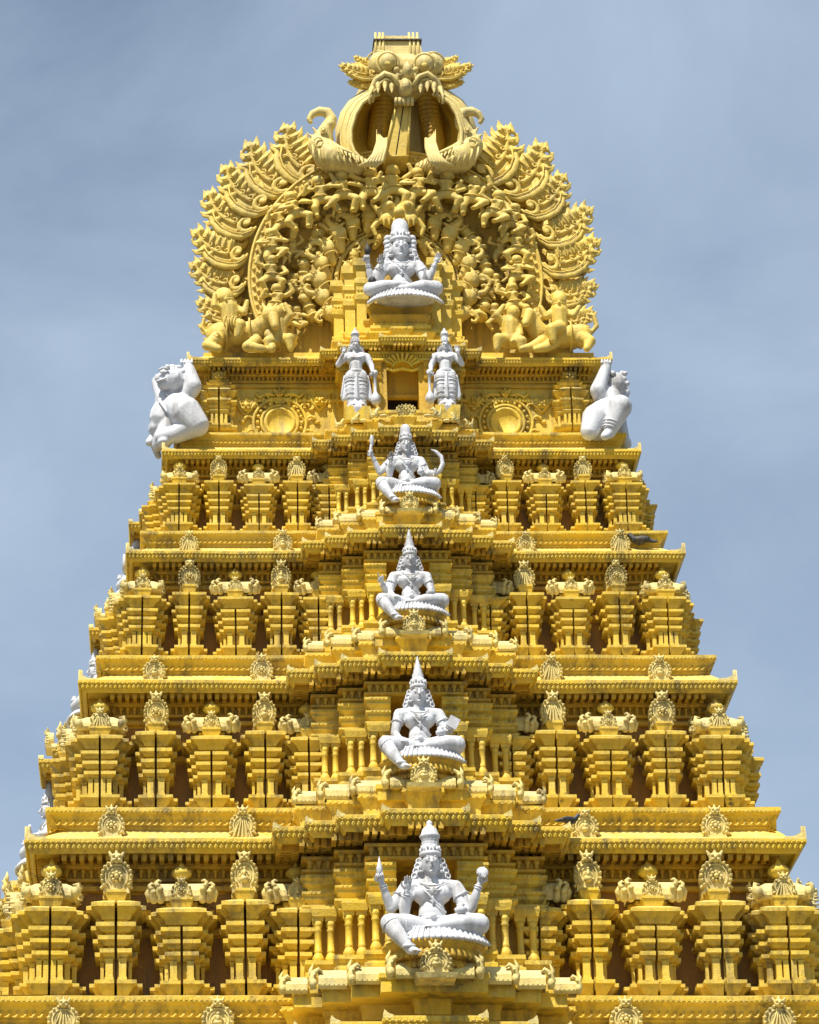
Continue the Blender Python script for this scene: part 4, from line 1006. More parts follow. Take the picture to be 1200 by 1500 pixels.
# beaded rim, vine roll, inner rim
bd = MB(); n = 54
A = [R(-24 + 228 * i / n) for i in range(n + 1)]
pol = lambda r, a, y: V((AC.x + r * math.cos(a), y, AC.z + r * math.sin(a)))
for i in range(n):
    a, b = A[i], A[i + 1]; vs = [pol(2.88, a, YA - .12), pol(3.14, a, YA - .12), pol(3.14, b, YA - .12), pol(2.88, b, YA - .12)] + [pol(2.92, a, YA + .4), pol(3.14, a, YA + .4), pol(3.14, b, YA + .4), pol(2.92, b, YA + .4)]
    bd.add(vs, [(0, 1, 2, 3)[::-1], (3, 2, 6, 7)[::-1], (1, 5, 6, 2)[::-1], (0, 3, 7, 4)[::-1]])
bd.tube([pol(3.15, a, YA - .13) for a in A], .035, 6); bd.tube([pol(2.88, a, YA - .13) for a in A], .03, 6)
apart('arch_band', bd, GOLD)
be = MB()
for i in range(2 * n):
    a = R(-24 + 228 * (i + .5) / (2 * n)); be.ell(pol(3.015 + .04 * (-1) ** i, a, YA - .14), .044, n=6, m=4)
apart('bead_row', be, GOLD, kind='stuff')
rl = MB(); n = 40; B = [R(-28 + 236 * i / n) for i in range(n + 1)]
rl.tube([pol(1.98, a, YA + .02) for a in B], .12, 8)
for i in range(n):
    a = (B[i] + B[i + 1]) / 2; t = V((-math.sin(a), 0, math.cos(a)))
    ring(rl, pol(1.98, a, YA + .02), t, .135 if i % 4 else .16, .03 if i % 4 else .055, 9)
    if i % 4 == 1: rl.ell(pol(2.02, a, YA - .1), (.13, .08, .10), n=7, m=5)
apart('vine_roll', rl, GOLD)
ir = MB(); n = 36; B = [R(-32 + 244 * i / n) for i in range(n + 1)]
ir.tube([pol(1.27, a, YA + .05) for a in B], .055, 7); ir.tube([pol(1.38, a, YA + .08) for a in B], .035, 6)
apart('inner_rim', ir, GOLD)
rec = MB(); rec.prism([(p.x, p.z) for p in [pol(1.26, a, 0) for a in B]], YA + .22, YA + .26); apart('recess', rec, 'ochre_paint')

# leaf sprays
def leaf(seed=0):
    rnd = random.Random(seed); b = MB(); e = MB()
    C = lambda t: V((t * 1.0, 0, -.11 * math.sin(math.pi * min(1, t * .95)) + .12 * t * t))
    WD = lambda t: .29 * math.sin(math.pi * min(1, .30 + .70 * t)) ** 1.15 + .004
    K = 14; vs = []; fs = []
    for i in range(K + 1):
        t = i / K; c = C(t); w = WD(t) if i < K else .004; tg = (C(min(1, t + .02)) - C(max(0, t - .02))).normalized(); nrm = V((-tg.z, 0, tg.x))
        u, d = c + nrm * w * .95, c - nrm * w * .62
        vs += [d + V((0, .03, 0)), d.lerp(c, .5) + V((0, -.03, 0)), c + V((0, 0, 0)), u.lerp(c, .5) + V((0, -.03, 0)), u + V((0, .03, 0)), u + V((0, .16, 0)), d + V((0, .16, 0))]
    for i in range(K):
        for j in range(7): l = (j + 1) % 7; fs.append((i * 7 + j, (i + 1) * 7 + j, (i + 1) * 7 + l, i * 7 + l))
    fs.append(tuple(range(7))); fs.append(tuple(K * 7 + j for j in range(7))[::-1]); b.add(vs, fs)
    for i in range(1, 7):                                                    # rounded lobes along both edges, hooked forward
        t = .04 + i / 7.2; c = C(t); tg = (C(t + .02) - C(t - .02)).normalized(); nrm = V((-tg.z, 0, tg.x)); w = WD(t)
        for q, k in ((1, 1.0), (-1, .66)):
            if q < 0 and i < 3: continue
            g = rnd.uniform(.9, 1.12)
            p0 = c + nrm * q * w * k * .25 + V((0, -.05, 0)); p1 = c + nrm * q * w * k * .78 + tg * .02 + V((0, -.04, 0)); p2 = c + nrm * q * w * k * 1.12 * g + tg * .09 * g + V((0, -.0, 0)); p3 = c + nrm * q * w * k * 1.32 * g + tg * .20 * g + V((0, -.015, 0))
            b.tube([p0, p1, p2, p3], [.03, .080, .050, .006], 8, flat=.55)
            e.tube([p0 + V((0, -.035, 0)), p1 + V((0, -.052, 0)), p2 + V((0, -.03, 0))], [.008, .013, .005], 4)
    b.tube([C(t / 12) + V((0, -.05, 0)) for t in range(2, 13)], [.030, .032, .032, .03, .028, .026, .024, .022, .018, .014, .006], 6)
    for i in range(4):
        t = .22 + .17 * i; c = C(t) + V((0, -.06, .035)); r = .05 - .006 * i
        e.tube([c + V((r * math.cos(a) * (1 - .1 * a), -.01, r * math.sin(a) * (1 - .1 * a))) for a in [k * .9 for k in range(7)]], .014, 5)
    sp = []; rr = []
    for i in range(13):
        a = .5 + i * .58; r = .15 * (1 - i / 15); sp.append(V((.03 + r * math.cos(a + 2.6), -.07 - .004 * i, .03 + r * math.sin(a + 2.6)))); rr.append(.046 * (1 - i / 22))
    b.tube(sp, rr, 6); b.ell((.03, -.09, .03), .05, n=7, m=5)
    rim = [(-.13, -.03, .10), (-.15, -.05, -.04), (-.08, -.07, -.17), (.08, -.09, -.25), (.28, -.09, -.285), (.48, -.07, -.25), (.66, -.04, -.155), (.80, -.0, -.03)]
    b.tube(rim, [.025, .04, .05, .052, .05, .04, .025, .008], 8)                # the thick rolled lower edge
    e.tube([V(p) + V((0, -.045, .05)) for p in rim[1:7]], .012, 5)
    return sculpt(b, 'leaf_spray', .016, 1, .4, e)
LFR = [leaf(1), leaf(2), leaf(3)]; LFL = []
for l in LFR: q_ = l.copy(); q_.transform(Matrix.Diagonal((-1, 1, 1, 1))); q_.flip_normals(); LFL.append(q_)
def spray(root, tip, side, w=1.0, yoff=0.0, v=0, Y0=None):
    Y0 = Y0 or YA + .02
    a, b = at(*root, Y0 + yoff), at(*tip, Y0 + yoff); d = b - a; L = d.length
    if side > 0: ang = -math.atan2(d.z, d.x); me = LFR[v % 3]; ang -= R(0)
    else: ang = math.atan2(d.z, -d.x); me = LFL[v % 3]
    ainst('leaf_spray', me, GOLD, a, (L, L * .9, L * w), (0, ang, 0))
LEFT = [((452, 258), (411, 186)), ((412, 276), (357, 213)), ((383, 302), (322, 248)), ((360, 334), (297, 286)), ((349, 376), (280, 343)), ((347, 418), (277, 391)), ((346, 458), (287, 446)), ((345, 492), (292, 480))]
RIGHT = [((708, 258), (752, 188)), ((748, 278), (804, 215)), ((778, 308), (832, 260)), ((800, 346), (869, 310)), ((806, 388), (880, 357)), ((808, 430), (876, 423)), ((814, 470), (872, 462)), ((818, 497), (868, 488))]
for i, (r_, t_) in enumerate(LEFT): spray(r_, t_, -1, 1.34, .03 * (i % 2), i)
for i, (r_, t_) in enumerate(RIGHT): spray(r_, t_, 1, 1.34, .03 * (i % 2), i + 1)
for i in range(len(LEFT) - 1):
    for tab, s in ((LEFT, -1), (RIGHT, 1)):
        (a, b), (c, d) = tab[i], tab[i + 1]; f = lambda p, q: ((p[0] + q[0]) / 2, (p[1] + q[1]) / 2)
        r_ = f(a, c); t_ = f(b, d); spray(r_, (r_[0] + (t_[0] - r_[0]) * .72, r_[1] + (t_[1] - r_[1]) * .36), s, 1.3, .26, i)

# dancing figures, one body each
def dancer(v):
    b = MB(); rnd = random.Random(40 + v); s = -1 if v % 2 else 1
    b.ell((0, 0, .46), (.145, .12, .11)); b.cap((0, 0, .48), (s * .03, -.02, .66), .095, .10); b.ell((s * .03, -.02, .70), (.14, .10, .09))
    b.cap((s * .03, -.02, .76), (s * .02, -.03, .84), .05, .05); b.ell((s * .01, -.05, .90), (.10, .10, .11)); b.ell((s * .01, -.0, .95), (.11, .08, .09)); b.ell((s * .01, -.13, .89), (.02, .03, .03), n=6, m=4)
    for q in (-1, 1): b.ell((s * .01 + q * .09, -.0, .87), (.035, .05, .06), n=6, m=4); b.ell((s * .03 + q * .06, -.10, .70), .05, n=6, m=4)
    if v % 3 == 0: P1 = [(-.15, 0, .73), (-.27, -.06, .60), (-.20, -.14, .78)]; P2 = [(.18, 0, .73), (.30, -.04, .84), (.24, -.08, 1.0)]
    elif v % 3 == 1: P1 = [(-.15, 0, .73), (-.26, -.10, .62), (-.06, -.17, .58)]; P2 = [(.18, 0, .73), (.28, -.10, .60), (.10, -.18, .62)]
    else: P1 = [(-.15, 0, .73), (-.30, -.05, .78), (-.26, -.08, .96)]; P2 = [(.18, 0, .73), (.27, -.06, .56), (.16, -.14, .46)]
    for P in (P1, P2): limb(b, P, [.055, .048, .036]); b.ell(P[-1], .045, n=6, m=4)
    if v % 2: L1 = [(-.07, 0, .44), (-.20, -.10, .26), (-.09, 0, .06)]; L2 = [(.07, 0, .44), (.20, -.10, .30), (.12, .0, .06)]
    else: L1 = [(-.07, 0, .44), (-.12, -.06, .24), (-.10, 0, .05)]; L2 = [(.07, 0, .44), (.24, -.14, .34), (.05, -.12, .16)]
    for L_ in (L1, L2): limb(b, L_, [.085, .07, .045]); b.cap(L_[-1], V(L_[-1]) + V((0, -.09, -.01)), .04, .03)
    b.tube([(.14, .02, .44), (.22, .02, .2), (.16, .02, .02)], [.03, .045, .02], 6)
    e = MB(); ring(e, (0, 0, .50), (0, 0, 1), .135, .018, 12); ring(e, (s * .03, -.03, .77), (0, .4, 1), .085, .014, 10)
    return sculpt(b, 'carved_figure', .020, 2, .5, e)
DF = [dancer(i) for i in range(6)]
figs = [(474, 319, 60, -8), (506, 313, 62, -3), (541, 309, 63, 2), (578, 307, 64, 0), (614, 309, 62, -2), (654, 312, 62, 4), (687, 318, 60, 8), (443, 338, 58, -16), (716, 336, 58, 16),
        (420, 352, 54, -12), (402, 390, 54, -6), (398, 430, 54, 2), (402, 472, 54, 4), (416, 513, 54, 0), (744, 352, 54, 12), (756, 390, 54, 6), (760, 430, 54, -2), (757, 470, 54, -4), (430, 386, 38, -4), (432, 440, 38, 2), (732, 386, 38, 4), (730, 440, 38, -2), (434, 490, 40, 0), (727, 486, 40, 0)]
for i, (px, py, h, tilt) in enumerate(figs):
    p = at(px, py, YA - (.42 if h > 57 else .22 if h > 50 else .05)); H_ = h / 60
    ainst('carved_figure', DF[i % 6], GOLD, p, (H_ * 1.3, H_, H_), (0, R(tilt), 0))
# trunked beasts of the inner ring, each looking outward
def beast(v):
    b = MB(); b.ell((0, 0, 0), (.26, .20, .24)); b.cap((-.05, .05, -.1), (-.25, .1, -.35), .2, .14); b.ell((.14, -.06, .10), (.16, .14, .15))
    tr = [(.24, -.10, .08), (.40, -.12, .02), (.50, -.12, -.10), (.46, -.12, -.22), (.36, -.12, -.24), (.32, -.12, -.16)] if v == 0 else [(.24, -.10, .10), (.42, -.12, .18), (.48, -.12, .32), (.38, -.12, .42), (.28, -.12, .36)]
    b.tube(tr, [.11, .09, .075, .06, .05, .03][:len(tr)], 8)
    b.ell((-.08, -.16, .02), (.14, .05, .18)); b.cap((.05, -.1, .18), (-.02, -.1, .36), .07, .03); b.cap((.25, -.14, -.04), (.36, -.2, -.10), .04, .015)
    e = MB(); e.ell((.17, -.19, .13), .035, n=7, m=5); e.tube([(.08, -.19, .19), (.17, -.21, .19), (.25, -.16, .15)], .018, 5); ring(e, (-.16, 0, -.18), (.6, 0, .9), .22, .022, 12)
    return sculpt(b, 'carved_beast', .028, 2, .5, e)
BE = [beast(0), beast(1)]
BEL = []
for m_ in BE: q = m_.copy(); q.transform(Matrix.Diagonal((-1, 1, 1, 1))); q.flip_normals(); BEL.append(q)
n = 8
for s in (-1, 1):
    for i in range(n):
        a = -30 + i * 14.5; aa = R(a) if s > 0 else R(180 - a); tilt = R(-a * .6) if s > 0 else R(a * .6)
        ainst('carved_beast', (BE if s > 0 else BEL)[i % 2], GOLD, pol(1.64, aa, YA - .08), .70 + .04 * (i % 3), (0, tilt, 0))
for i in range(9):
    a = R(18 + 18 * i); ainst('carved_beast', (BE if i > 4 else BEL)[i % 2], GOLD, pol(1.08, a, YA - .02), .46, (0, R(-(18 + 18 * i - 90) * .5) * (1 if i > 4 else 1), 0))
fill = MB(); rnd = random.Random(5)
for i in range(130):
    a = R(rnd.uniform(-25, 205)); r = rnd.choice([rnd.uniform(1.45, 1.9), rnd.uniform(2.1, 2.85), rnd.uniform(2.1, 2.85), rnd.uniform(3.2, 3.6)]); p = pol(r, a, YA + rnd.uniform(.34, .46))
    if rnd.random() < .5: fill.ell(p, (rnd.uniform(.08, .15), .10, rnd.uniform(.08, .15)), n=7, m=5)
    else:
        q = rnd.uniform(0, 6); fill.tube([p + V((.13 * math.cos(q + t) * (1 - .1 * t), -.02 * t, .13 * math.sin(q + t) * (1 - .1 * t))) for t in [i_ * .8 for i_ in range(6)]], [.03, .05, .055, .05, .04, .02], 6)
apart('foliage_carving', fill, GOLD, kind='stuff')
# small lion face above the goddess
b = MB(); c = at(583, 318, YA - .35)
b.ell(c, (.44, .25, .30)); e = MB()
for q in (-1, 1):
    b.ell(c + V((q * .20, -.15, .16)), (.17, .14, .15)); e.ell(c + V((q * .19, -.28, .15)), .085, n=9, m=6)
    b.ell(c + V((q * .26, -.15, -.14)), (.16, .12, .14)); b.cap(c + V((q * .36, 0, .1)), c + V((q * .58, 0, .34)), .1, .03)
    for j in range(3): e.cap(c + V((q * (.10 + .11 * j), -.26, -.20)), c + V((q * (.10 + .11 * j), -.24, -.34)), .035, .01, n=6)
    b.tube([c + V((q * .4, -.05, -.1)), c + V((q * .55, -.05, -.3)), c + V((q * .48, -.05, -.5))], [.09, .07, .04], 7)
b.ell(c + V((0, -.26, -.02)), (.12, .12, .12)); b.cap(c + V((0, 0, .2)), c + V((0, 0, .55)), .14, .03)
apart('small_lion_face', sculpt(b, 's', .025, 2, .5, e), GOLD)

# riders and crouching supporters at the foot of the arch
def feet(side, pts, name, voxel=.022):
    global RS
    RS = .87; b = MB(); e = MB(); Q = lambda px, py, yy=0.0: at(px, py, YA - .35 + yy)
    pts(b, e, Q); RS = 1.0; apart(name, sculpt(b, name, voxel, 1, .5, e), GOLD)
def bull(b, e, Q):
    limb(b, [Q(322, 492), Q(350, 490), Q(378, 487)], [.34, .30, .32]); limb(b, [Q(378, 484, -.05), Q(392, 470, -.2), Q(397, 460, -.3)], [.28, .22, .17])
    b.ell(Q(396, 462, -.3), (.20, .2, .2)); b.cap(Q(400, 464, -.4), Q(403, 478, -.5), .12, .09)
    for q in (0, 1): b.cap(Q(388 + 14 * q, 452, -.3), Q(384 + 22 * q, 444, -.3), .06, .02)
    limb(b, [Q(318, 498, -.2), Q(304, 506, -.3), Q(320, 511, -.4)], [.2, .14, .10]); limb(b, [Q(375, 500, -.2), Q(362, 508, -.4), Q(385, 511, -.4)], [.16, .13, .10]); b.cap(Q(395, 500, -.2), Q(398, 511, -.4), .14, .10)
    b.tube([Q(304, 490), Q(296, 480), Q(300, 465), Q(310, 462)], [.05, .05, .05, .09], 7)
    ring(e, Q(332, 491), (1, 0, 0), .36, .022, 16); ring(e, Q(365, 489), (1, 0, 0), .335, .022, 16); e.tube([Q(318, 486, -.37), Q(322, 490, -.38), Q(318, 494, -.36), Q(314, 490, -.36)], .025, 5)
def bull_rider(b, e, Q):
    b.cap(Q(337, 470, -.1), Q(336, 450, -.12), .19, .20); b.ell(Q(331, 436, -.15), (.17, .17, .18)); b.ell(Q(328, 432, -.1), (.2, .14, .17)); b.ell(Q(331, 438, -.32), (.03, .04, .04))
    limb(b, [Q(326, 452, -.1), Q(314, 448, -.2), Q(315, 432, -.2)], [.10, .085, .06]); limb(b, [Q(347, 452, -.1), Q(358, 458, -.2), Q(362, 442, -.2)], [.10, .085, .06])
    limb(b, [Q(340, 474, -.2), Q(352, 476, -.45), Q(348, 492, -.45)], [.17, .15, .09])
    for j in range(4): ring(e, Q(334 + 5 * j, 474 + .5 * j, -.25 - .05 * j), (.8, -.5, 0), .17, .018, 10)
    ring(e, Q(336, 444, -.14), (0, .3, 1), .15, .025, 10)
def horse(b, e, Q):
    limb(b, [Q(850, 492), Q(822, 494), Q(792, 492)], [.30, .28, .28]); limb(b, [Q(790, 488, -.05), Q(778, 472, -.15), Q(775, 460, -.25)], [.26, .20, .16]); limb(b, [Q(775, 460, -.3), Q(770, 474, -.45)], [.15, .09])
    for j in range(7): b.ell(Q(784 + (j % 3) * 4, 458 + 4.5 * j, -.1 - .0 * j), (.09, .12, .08), n=8, m=5)
    limb(b, [Q(852, 496, -.1), Q(864, 500, -.2), Q(860, 511, -.3)], [.22, .15, .09]); limb(b, [Q(795, 500, -.15), Q(780, 508, -.35), Q(765, 511, -.4)], [.15, .12, .08]); limb(b, [Q(812, 502, -.15), Q(800, 509, -.3), Q(785, 512, -.4)], [.15, .12, .08])
    b.tube([Q(864, 490), Q(874, 478), Q(870, 462), Q(860, 460)], [.05, .06, .06, .03], 7); ring(e, Q(835, 493), (1, 0, 0), .31, .022, 16)
def horse_rider(b, e, Q):
    b.cap(Q(820, 478, -.1), Q(819, 456, -.12), .18, .20); b.ell(Q(819, 441, -.15), (.16, .17, .18)); b.ell(Q(819, 436, -.1), (.18, .14, .16)); b.ell(Q(819, 443, -.32), (.03, .04, .04))
    limb(b, [Q(830, 458, -.1), Q(840, 462, -.2), Q(848, 450, -.2)], [.10, .085, .06]); limb(b, [Q(808, 458, -.1), Q(800, 464, -.2), Q(792, 450, -.2)], [.10, .085, .06])
    limb(b, [Q(820, 480, -.2), Q(808, 482, -.45), Q(810, 498, -.45)], [.17, .15, .09]); ring(e, Q(819, 450, -.14), (0, .3, 1), .15, .025, 10)
def squat(b, e, Q):
    b.cap(Q(748, 498, -.1), Q(748, 474, -.12), .20, .21); b.ell(Q(752, 458, -.2), (.15, .16, .17)); limb(b, [Q(738, 474, -.1), Q(728, 462, -.2), Q(738, 448, -.2)], [.11, .09, .06]); limb(b, [Q(758, 474, -.1), Q(762, 490, -.25), Q(750, 500, -.35)], [.11, .09, .06])
    limb(b, [Q(742, 500, -.1), Q(730, 496, -.35), Q(728, 511, -.35)], [.17, .14, .08]); limb(b, [Q(752, 502, -.1), Q(764, 500, -.35), Q(764, 512, -.35)], [.17, .14, .08])
feet(-1, bull, 'carved_bull'); feet(-1, bull_rider, 'carved_rider'); feet(1, horse, 'carved_horse'); feet(1, horse_rider, 'carved_rider'); feet(1, squat, 'carved_squatter')
def squat2(b, e, Q):
    f = lambda x, y, d=0: Q(1160 - x - 4, y, d)
    b.cap(f(748, 498, -.1), f(748, 474, -.12), .18, .19); b.ell(f(750, 458, -.2), (.15, .16, .17)); limb(b, [f(738, 474, -.1), f(730, 462, -.2), f(738, 446, -.2)], [.11, .09, .06]); limb(b, [f(758, 474, -.1), f(764, 490, -.25), f(750, 500, -.35)], [.11, .09, .06])
    limb(b, [f(742, 500, -.1), f(732, 496, -.35), f(730, 511, -.35)], [.17, .14, .08]); limb(b, [f(752, 502, -.1), f(762, 500, -.35), f(762, 512, -.35)], [.17, .14, .08])
feet(-1, squat2, 'carved_squatter')

# ------------------------------------------------------------------ the great lion face on top, with gaping mouth halves
YK = 2.2
K = lambda px, py, d=0.0: at(px, py, YK + d)
def kpart(name, mb, mat=PALE, vox=None, e=None):
    me = sculpt(mb, name, vox, 2, .5, e) if vox else mb.mesh(name); return apart(name, me, mat)
t = MB(); pts = [K(x, y) for x, y in [(543, 92), (620, 92), (619, 70), (615, 53), (611, 49), (600, 47), (560, 47), (552, 48), (549, 60)]]
t.prism([(p.x, p.z) for p in pts], YK + .15, YK + 1.3)
for x0_, x1_ in ((553, 550), (559, 556), (564, 561), (600, 602), (606, 608), (612, 614)):
    t.tube([K(x0_ - 2 if x0_ < 580 else x0_ + 3, 91, .14), K(x1_ if x1_ < 580 else x1_ - 3, 48, .14)], .03, 5)
kpart('roof_ridge_cap', t)
t = MB(); q_ = [K(547, 58, .12), K(618, 58, .12)]; t.box(q_[0].x, q_[1].x, q_[0].y - .03, q_[0].y + 1.1, q_[0].z - .02, q_[0].z + .01); kpart('cap_joint', t, 'dark_wood')
hd = MB(); e = MB()
hd.ell(K(593, 108, .45), (.62, .55, .42)); hd.ell(K(593, 125, .45), (.5, .5, .4))
for q, (ex_, ey_) in ((-1, (568, 92)), (1, (622, 94))):
    hd.ell(K(ex_, ey_, .05), (.26, .28, .27)); hd.ell(K(ex_ + q * 12, ey_ + 4, .2), (.26, .3, .3))
    for j in range(3): ring(e, K(ex_ + q * (5 + 5 * j), ey_ + 2, .05 + .07 * j), (q * .5, -1, -.2), .27 + .02 * j, .025, 18)
kpart('lion_head', hd, PALE, .03, e)
for ex_, ey_ in ((568, 92), (622, 94)):
    t = MB(); t.ell(K(ex_, ey_, -.16), (.20, .19, .21), n=18, m=12); ring(t, K(ex_, ey_, -.16), (0, -1, -.25), .235, .035, 22); kpart('eye', t)
    t = MB(); t.ell(K(ex_, ey_ + 1, -.335), (.075, .03, .06), n=8, m=5); kpart('pupil', t, GOLD)
sn = MB(); sn.ell(K(597, 106, -.30), (.13, .2, .19)); sn.cap(K(596, 98, -.30), K(597, 90, -.2), .08, .02); sn.ell(K(594, 130, -.25), (.17, .25, .22)); sn.cap(K(594, 125, -.2), K(592, 143, -.1), .16, .14)
for q in (-1, 1): sn.ell(K(595 + q * 14, 103, -.2), (.08, .1, .08)); sn.cap(K(595 + q * 12, 110, -.2), K(595 + q * 14, 120, -.2), .06, .05)
e = MB()
for j in range(5): p = K(580 + j * 6, 147, -.28); e.box(p.x - .035, p.x + .035, p.y, p.y + .1, p.z - .08, p.z + .08)
kpart('snout', sn, PALE, .025, e)
for q in (-1, 1):
    f = (lambda x: x) if q < 0 else (lambda x: 2 * 595 - x)
    t = MB()
    t.tube([K(f(541), 152, -.12), K(f(543), 133, -.2), K(f(551), 117, -.3), K(f(564), 108, -.36), K(f(576), 112, -.38), K(f(585), 126, -.36)], [.04, .06, .07, .07, .06, .04], 7)
    t.tube([K(f(546), 150, -.16), K(f(549), 136, -.24), K(f(556), 123, -.3), K(f(565), 116, -.34), K(f(574), 118, -.36)], [.02, .03, .035, .035, .02], 6)
    kpart('upper_lip', t)
    for x, y, l in ((554, 122, 14), (564, 117, 17), (574, 121, 15)):
        t = MB(); t.cap(K(f(x), y, -.28), K(f(x), y + l * .5, -.32), .065, .055, n=8); t.cap(K(f(x), y + l * .5, -.32), K(f(x) , y + l, -.36), .055, .008, n=8); kpart('fang', t)
    t = MB(); t.tube([K(f(546), 128, -.3), K(f(541), 140, -.38), K(f(541), 152, -.42)], [.05, .035, .008], 7); kpart('fang', t)
    spray((f(548), 110), (f(497), 98), q, .9, 0, 1 + q, YK + .15); spray((f(550), 122), (f(510), 122), q, .8, 0, 0, YK + .25); spray((f(550), 100), (f(518), 84), q, .8, 0, 0, YK + .3)
    # outer jaw: a broad rounded hood with three grooves, and the hollow of the mouth behind it
    O = [(552, 122), (532, 132), (512, 146), (499, 164), (491, 190), (492, 210), (499, 228), (512, 240), (530, 248)]
    I = [(556, 138), (545, 141), (531, 151), (521, 167), (514, 190), (514, 208), (518, 221), (527, 231), (538, 238)]
    t = MB(); rows = []; inn = []; n_ = 10
    for (ox, oy), (ix, iy) in zip(O, I):
        r = []
        for j in range(n_ + 1):
            u = j / n_; x, y = ox + (ix - ox) * u, oy + (iy - oy) * u
            dep = .42 - .62 * math.sin(u * math.pi / 2) - (0 if j % 3 else -.045)
            r.append(K(f(x), y, dep))
        r.append(K(f(ix + 3), iy + 1, .02))
        cx_, cy_ = 552, 190; r2 = [r[-1]]
        for u, d in ((.10, .45), (.4, .85), (1.0, 1.0)): r2.append(K(f(ix + 3 + (cx_ - ix) * u), iy + (cy_ - iy) * u * .9, d))
        rows.append(r); inn.append(r2)
    m_ = len(rows[0]); vs = [p for r in rows for p in r]
    fs = [(a * m_ + j, (a + 1) * m_ + j, (a + 1) * m_ + j + 1, a * m_ + j + 1) for a in range(len(rows) - 1) for j in range(m_ - 1)]
    if q > 0: fs = [x[::-1] for x in fs]
    t.add(vs, fs, smooth=True)
    for u_ in (.33, .66): t.tube([K(f(ox + (ix - ox) * u_), oy + (iy - oy) * u_, .42 - .62 * math.sin(u_ * math.pi / 2) - .015) for (ox, oy), (ix, iy) in zip(O, I)], .018, 5)
    t.tube([K(f(ix), iy, -.20) for ix, iy in I], .045, 6)
    kpart('jaw_hood', t); t = MB(); vs = [p for r in inn for p in r]; m_ = 4
    fs = [(a * m_ + j, (a + 1) * m_ + j, (a + 1) * m_ + j + 1, a * m_ + j + 1) for a in range(len(inn) - 1) for j in range(m_ - 1)]
    t.add(vs, fs if q < 0 else [x[::-1] for x in fs], smooth=True); kpart('mouth_cavity', t, 'ochre_paint')
    t = MB()
    for j in range(12): t.ell(K(f(564 - .9 * j), 142 + 6.2 * j, .62 + .012 * j), (.27 - .004 * j, .20, .085), n=12, m=6)
    t.cap(K(f(564), 140, .7), K(f(553), 215, .82), .27, .25, n=10); kpart('palate_column', t, 'ochre_paint')
    for j in range(6):
        t = MB(); t.tube([K(f(526 + 4.5 * j), 243 + .5 * j, -.42), K(f(538 + 4.5 * j), 238 - .5 * j, -.5 + .01 * j), K(f(548 + 3.4 * j), 226 - 2 * j, -.42 + .01 * j), K(f(553 + 2.6 * j), 208 - 1.0 * j, -.25), K(f(552 + 2.2 * j), 190 + 3 * j, .0)], [.03, .045, .045, .032, .008], 6); kpart('jaw_flame', t)
    # sea-beast with curled trunk
    b = MB(); e = MB(); g_ = (lambda x: x) if q < 0 else (lambda x: 2 * 579.5 - x)
    limb(b, [K(g_(468), 214, .1), K(g_(486), 232, .05), K(g_(520), 243, .15), K(g_(545), 246, .3)], [.26, .34, .26, .12]); b.ell(K(g_(473), 205, .1), (.25, .24, .2))
    limb(b, [K(g_(474), 208, .1), K(g_(477), 192, .05), K(g_(484), 178, .0)], [.22, .17, .12])
    b.tube([K(g_(x), y, .0) for x, y in [(483, 185), (486, 174), (480, 165), (468, 163), (458, 167), (453, 175), (456, 181)]], [.14, .125, .12, .11, .09, .07, .05], 9)
    b.cap(K(g_(466), 198, .0), K(g_(458), 186, -.05), .06, .02); b.cap(K(g_(462), 204, .0), K(g_(452), 196, -.05), .07, .02)
    e.ell(K(g_(474), 191, -.16), .05, n=8, m=6); ring(e, K(g_(474), 191, -.16), (0, -1, 0), .07, .018, 12)
    for j in range(9):
        x = 458 + 9 * j; e.tube([K(g_(x), 212 + 2.2 * j, -.14), K(g_(x + 1), 226 + 1.5 * j, -.26), K(g_(x + 7), 243 + .9 * j, -.12)], [.02, .03, .015], 5)
    for j in range(10): p = K(g_(487 + 6 * j), 213 + 2.8 * j, -.20); e.cap(p, K(g_(490 + 6 * j), 220 + 2.8 * j, -.27), .05, .012, n=5)
    e.tube([K(g_(480), 210, -.18), K(g_(510), 222, -.22), K(g_(545), 240, -.1)], [.05, .05, .03], 6)
    e.tube([K(g_(466) + 7 * math.cos(a), 208 + 7 * math.sin(a), -.2) for a in [i * .9 for i in range(8)]], .02, 5)
    apart('sea_beast', sculpt(b, 'sb', .028, 2, .5, e), PALE)
t = MB()
tg = [K(579, 150, -.05), K(603, 150, -.05), K(599, 230, .05), K(561, 230, .05)]; bk = [p + V((0, .5, 0)) for p in tg]
t.add(tg + bk, [(3, 2, 1, 0), (0, 1, 5, 4), (1, 2, 6, 5), (2, 3, 7, 6), (3, 0, 4, 7), (4, 5, 6, 7)])
lw = [K(561, 230, .05), K(599, 230, .05), K(595, 250, .4), K(566, 250, .4)]; t.add(lw + [p + V((0, .4, .05)) for p in lw], [(3, 2, 1, 0), (0, 1, 5, 4), (1, 2, 6, 5), (2, 3, 7, 6), (3, 0, 4, 7)])
for a_, b_ in (((581, 152), (564, 228)), ((601, 152), (597, 228)), ((563, 229), (598, 229))): t.tube([K(*a_, -.06), K(*b_, .04)], .03, 6)
kpart('tongue', t, GOLD)
t = MB(); t.tube([K(591, 155, -.055), K(580, 228, .045)], .012, 4); kpart('tongue_groove', t, 'dark_wood')
bk = MB(); pp = [K(x, y, 1.0) for x, y in [(500, 250), (660, 250), (668, 200), (655, 150), (640, 105), (600, 85), (560, 85), (540, 105), (515, 150), (495, 200)]]
bk.prism([(p.x, p.z) for p in pp], YK + 1.0, YK + 1.5); kpart('head_backing', bk)

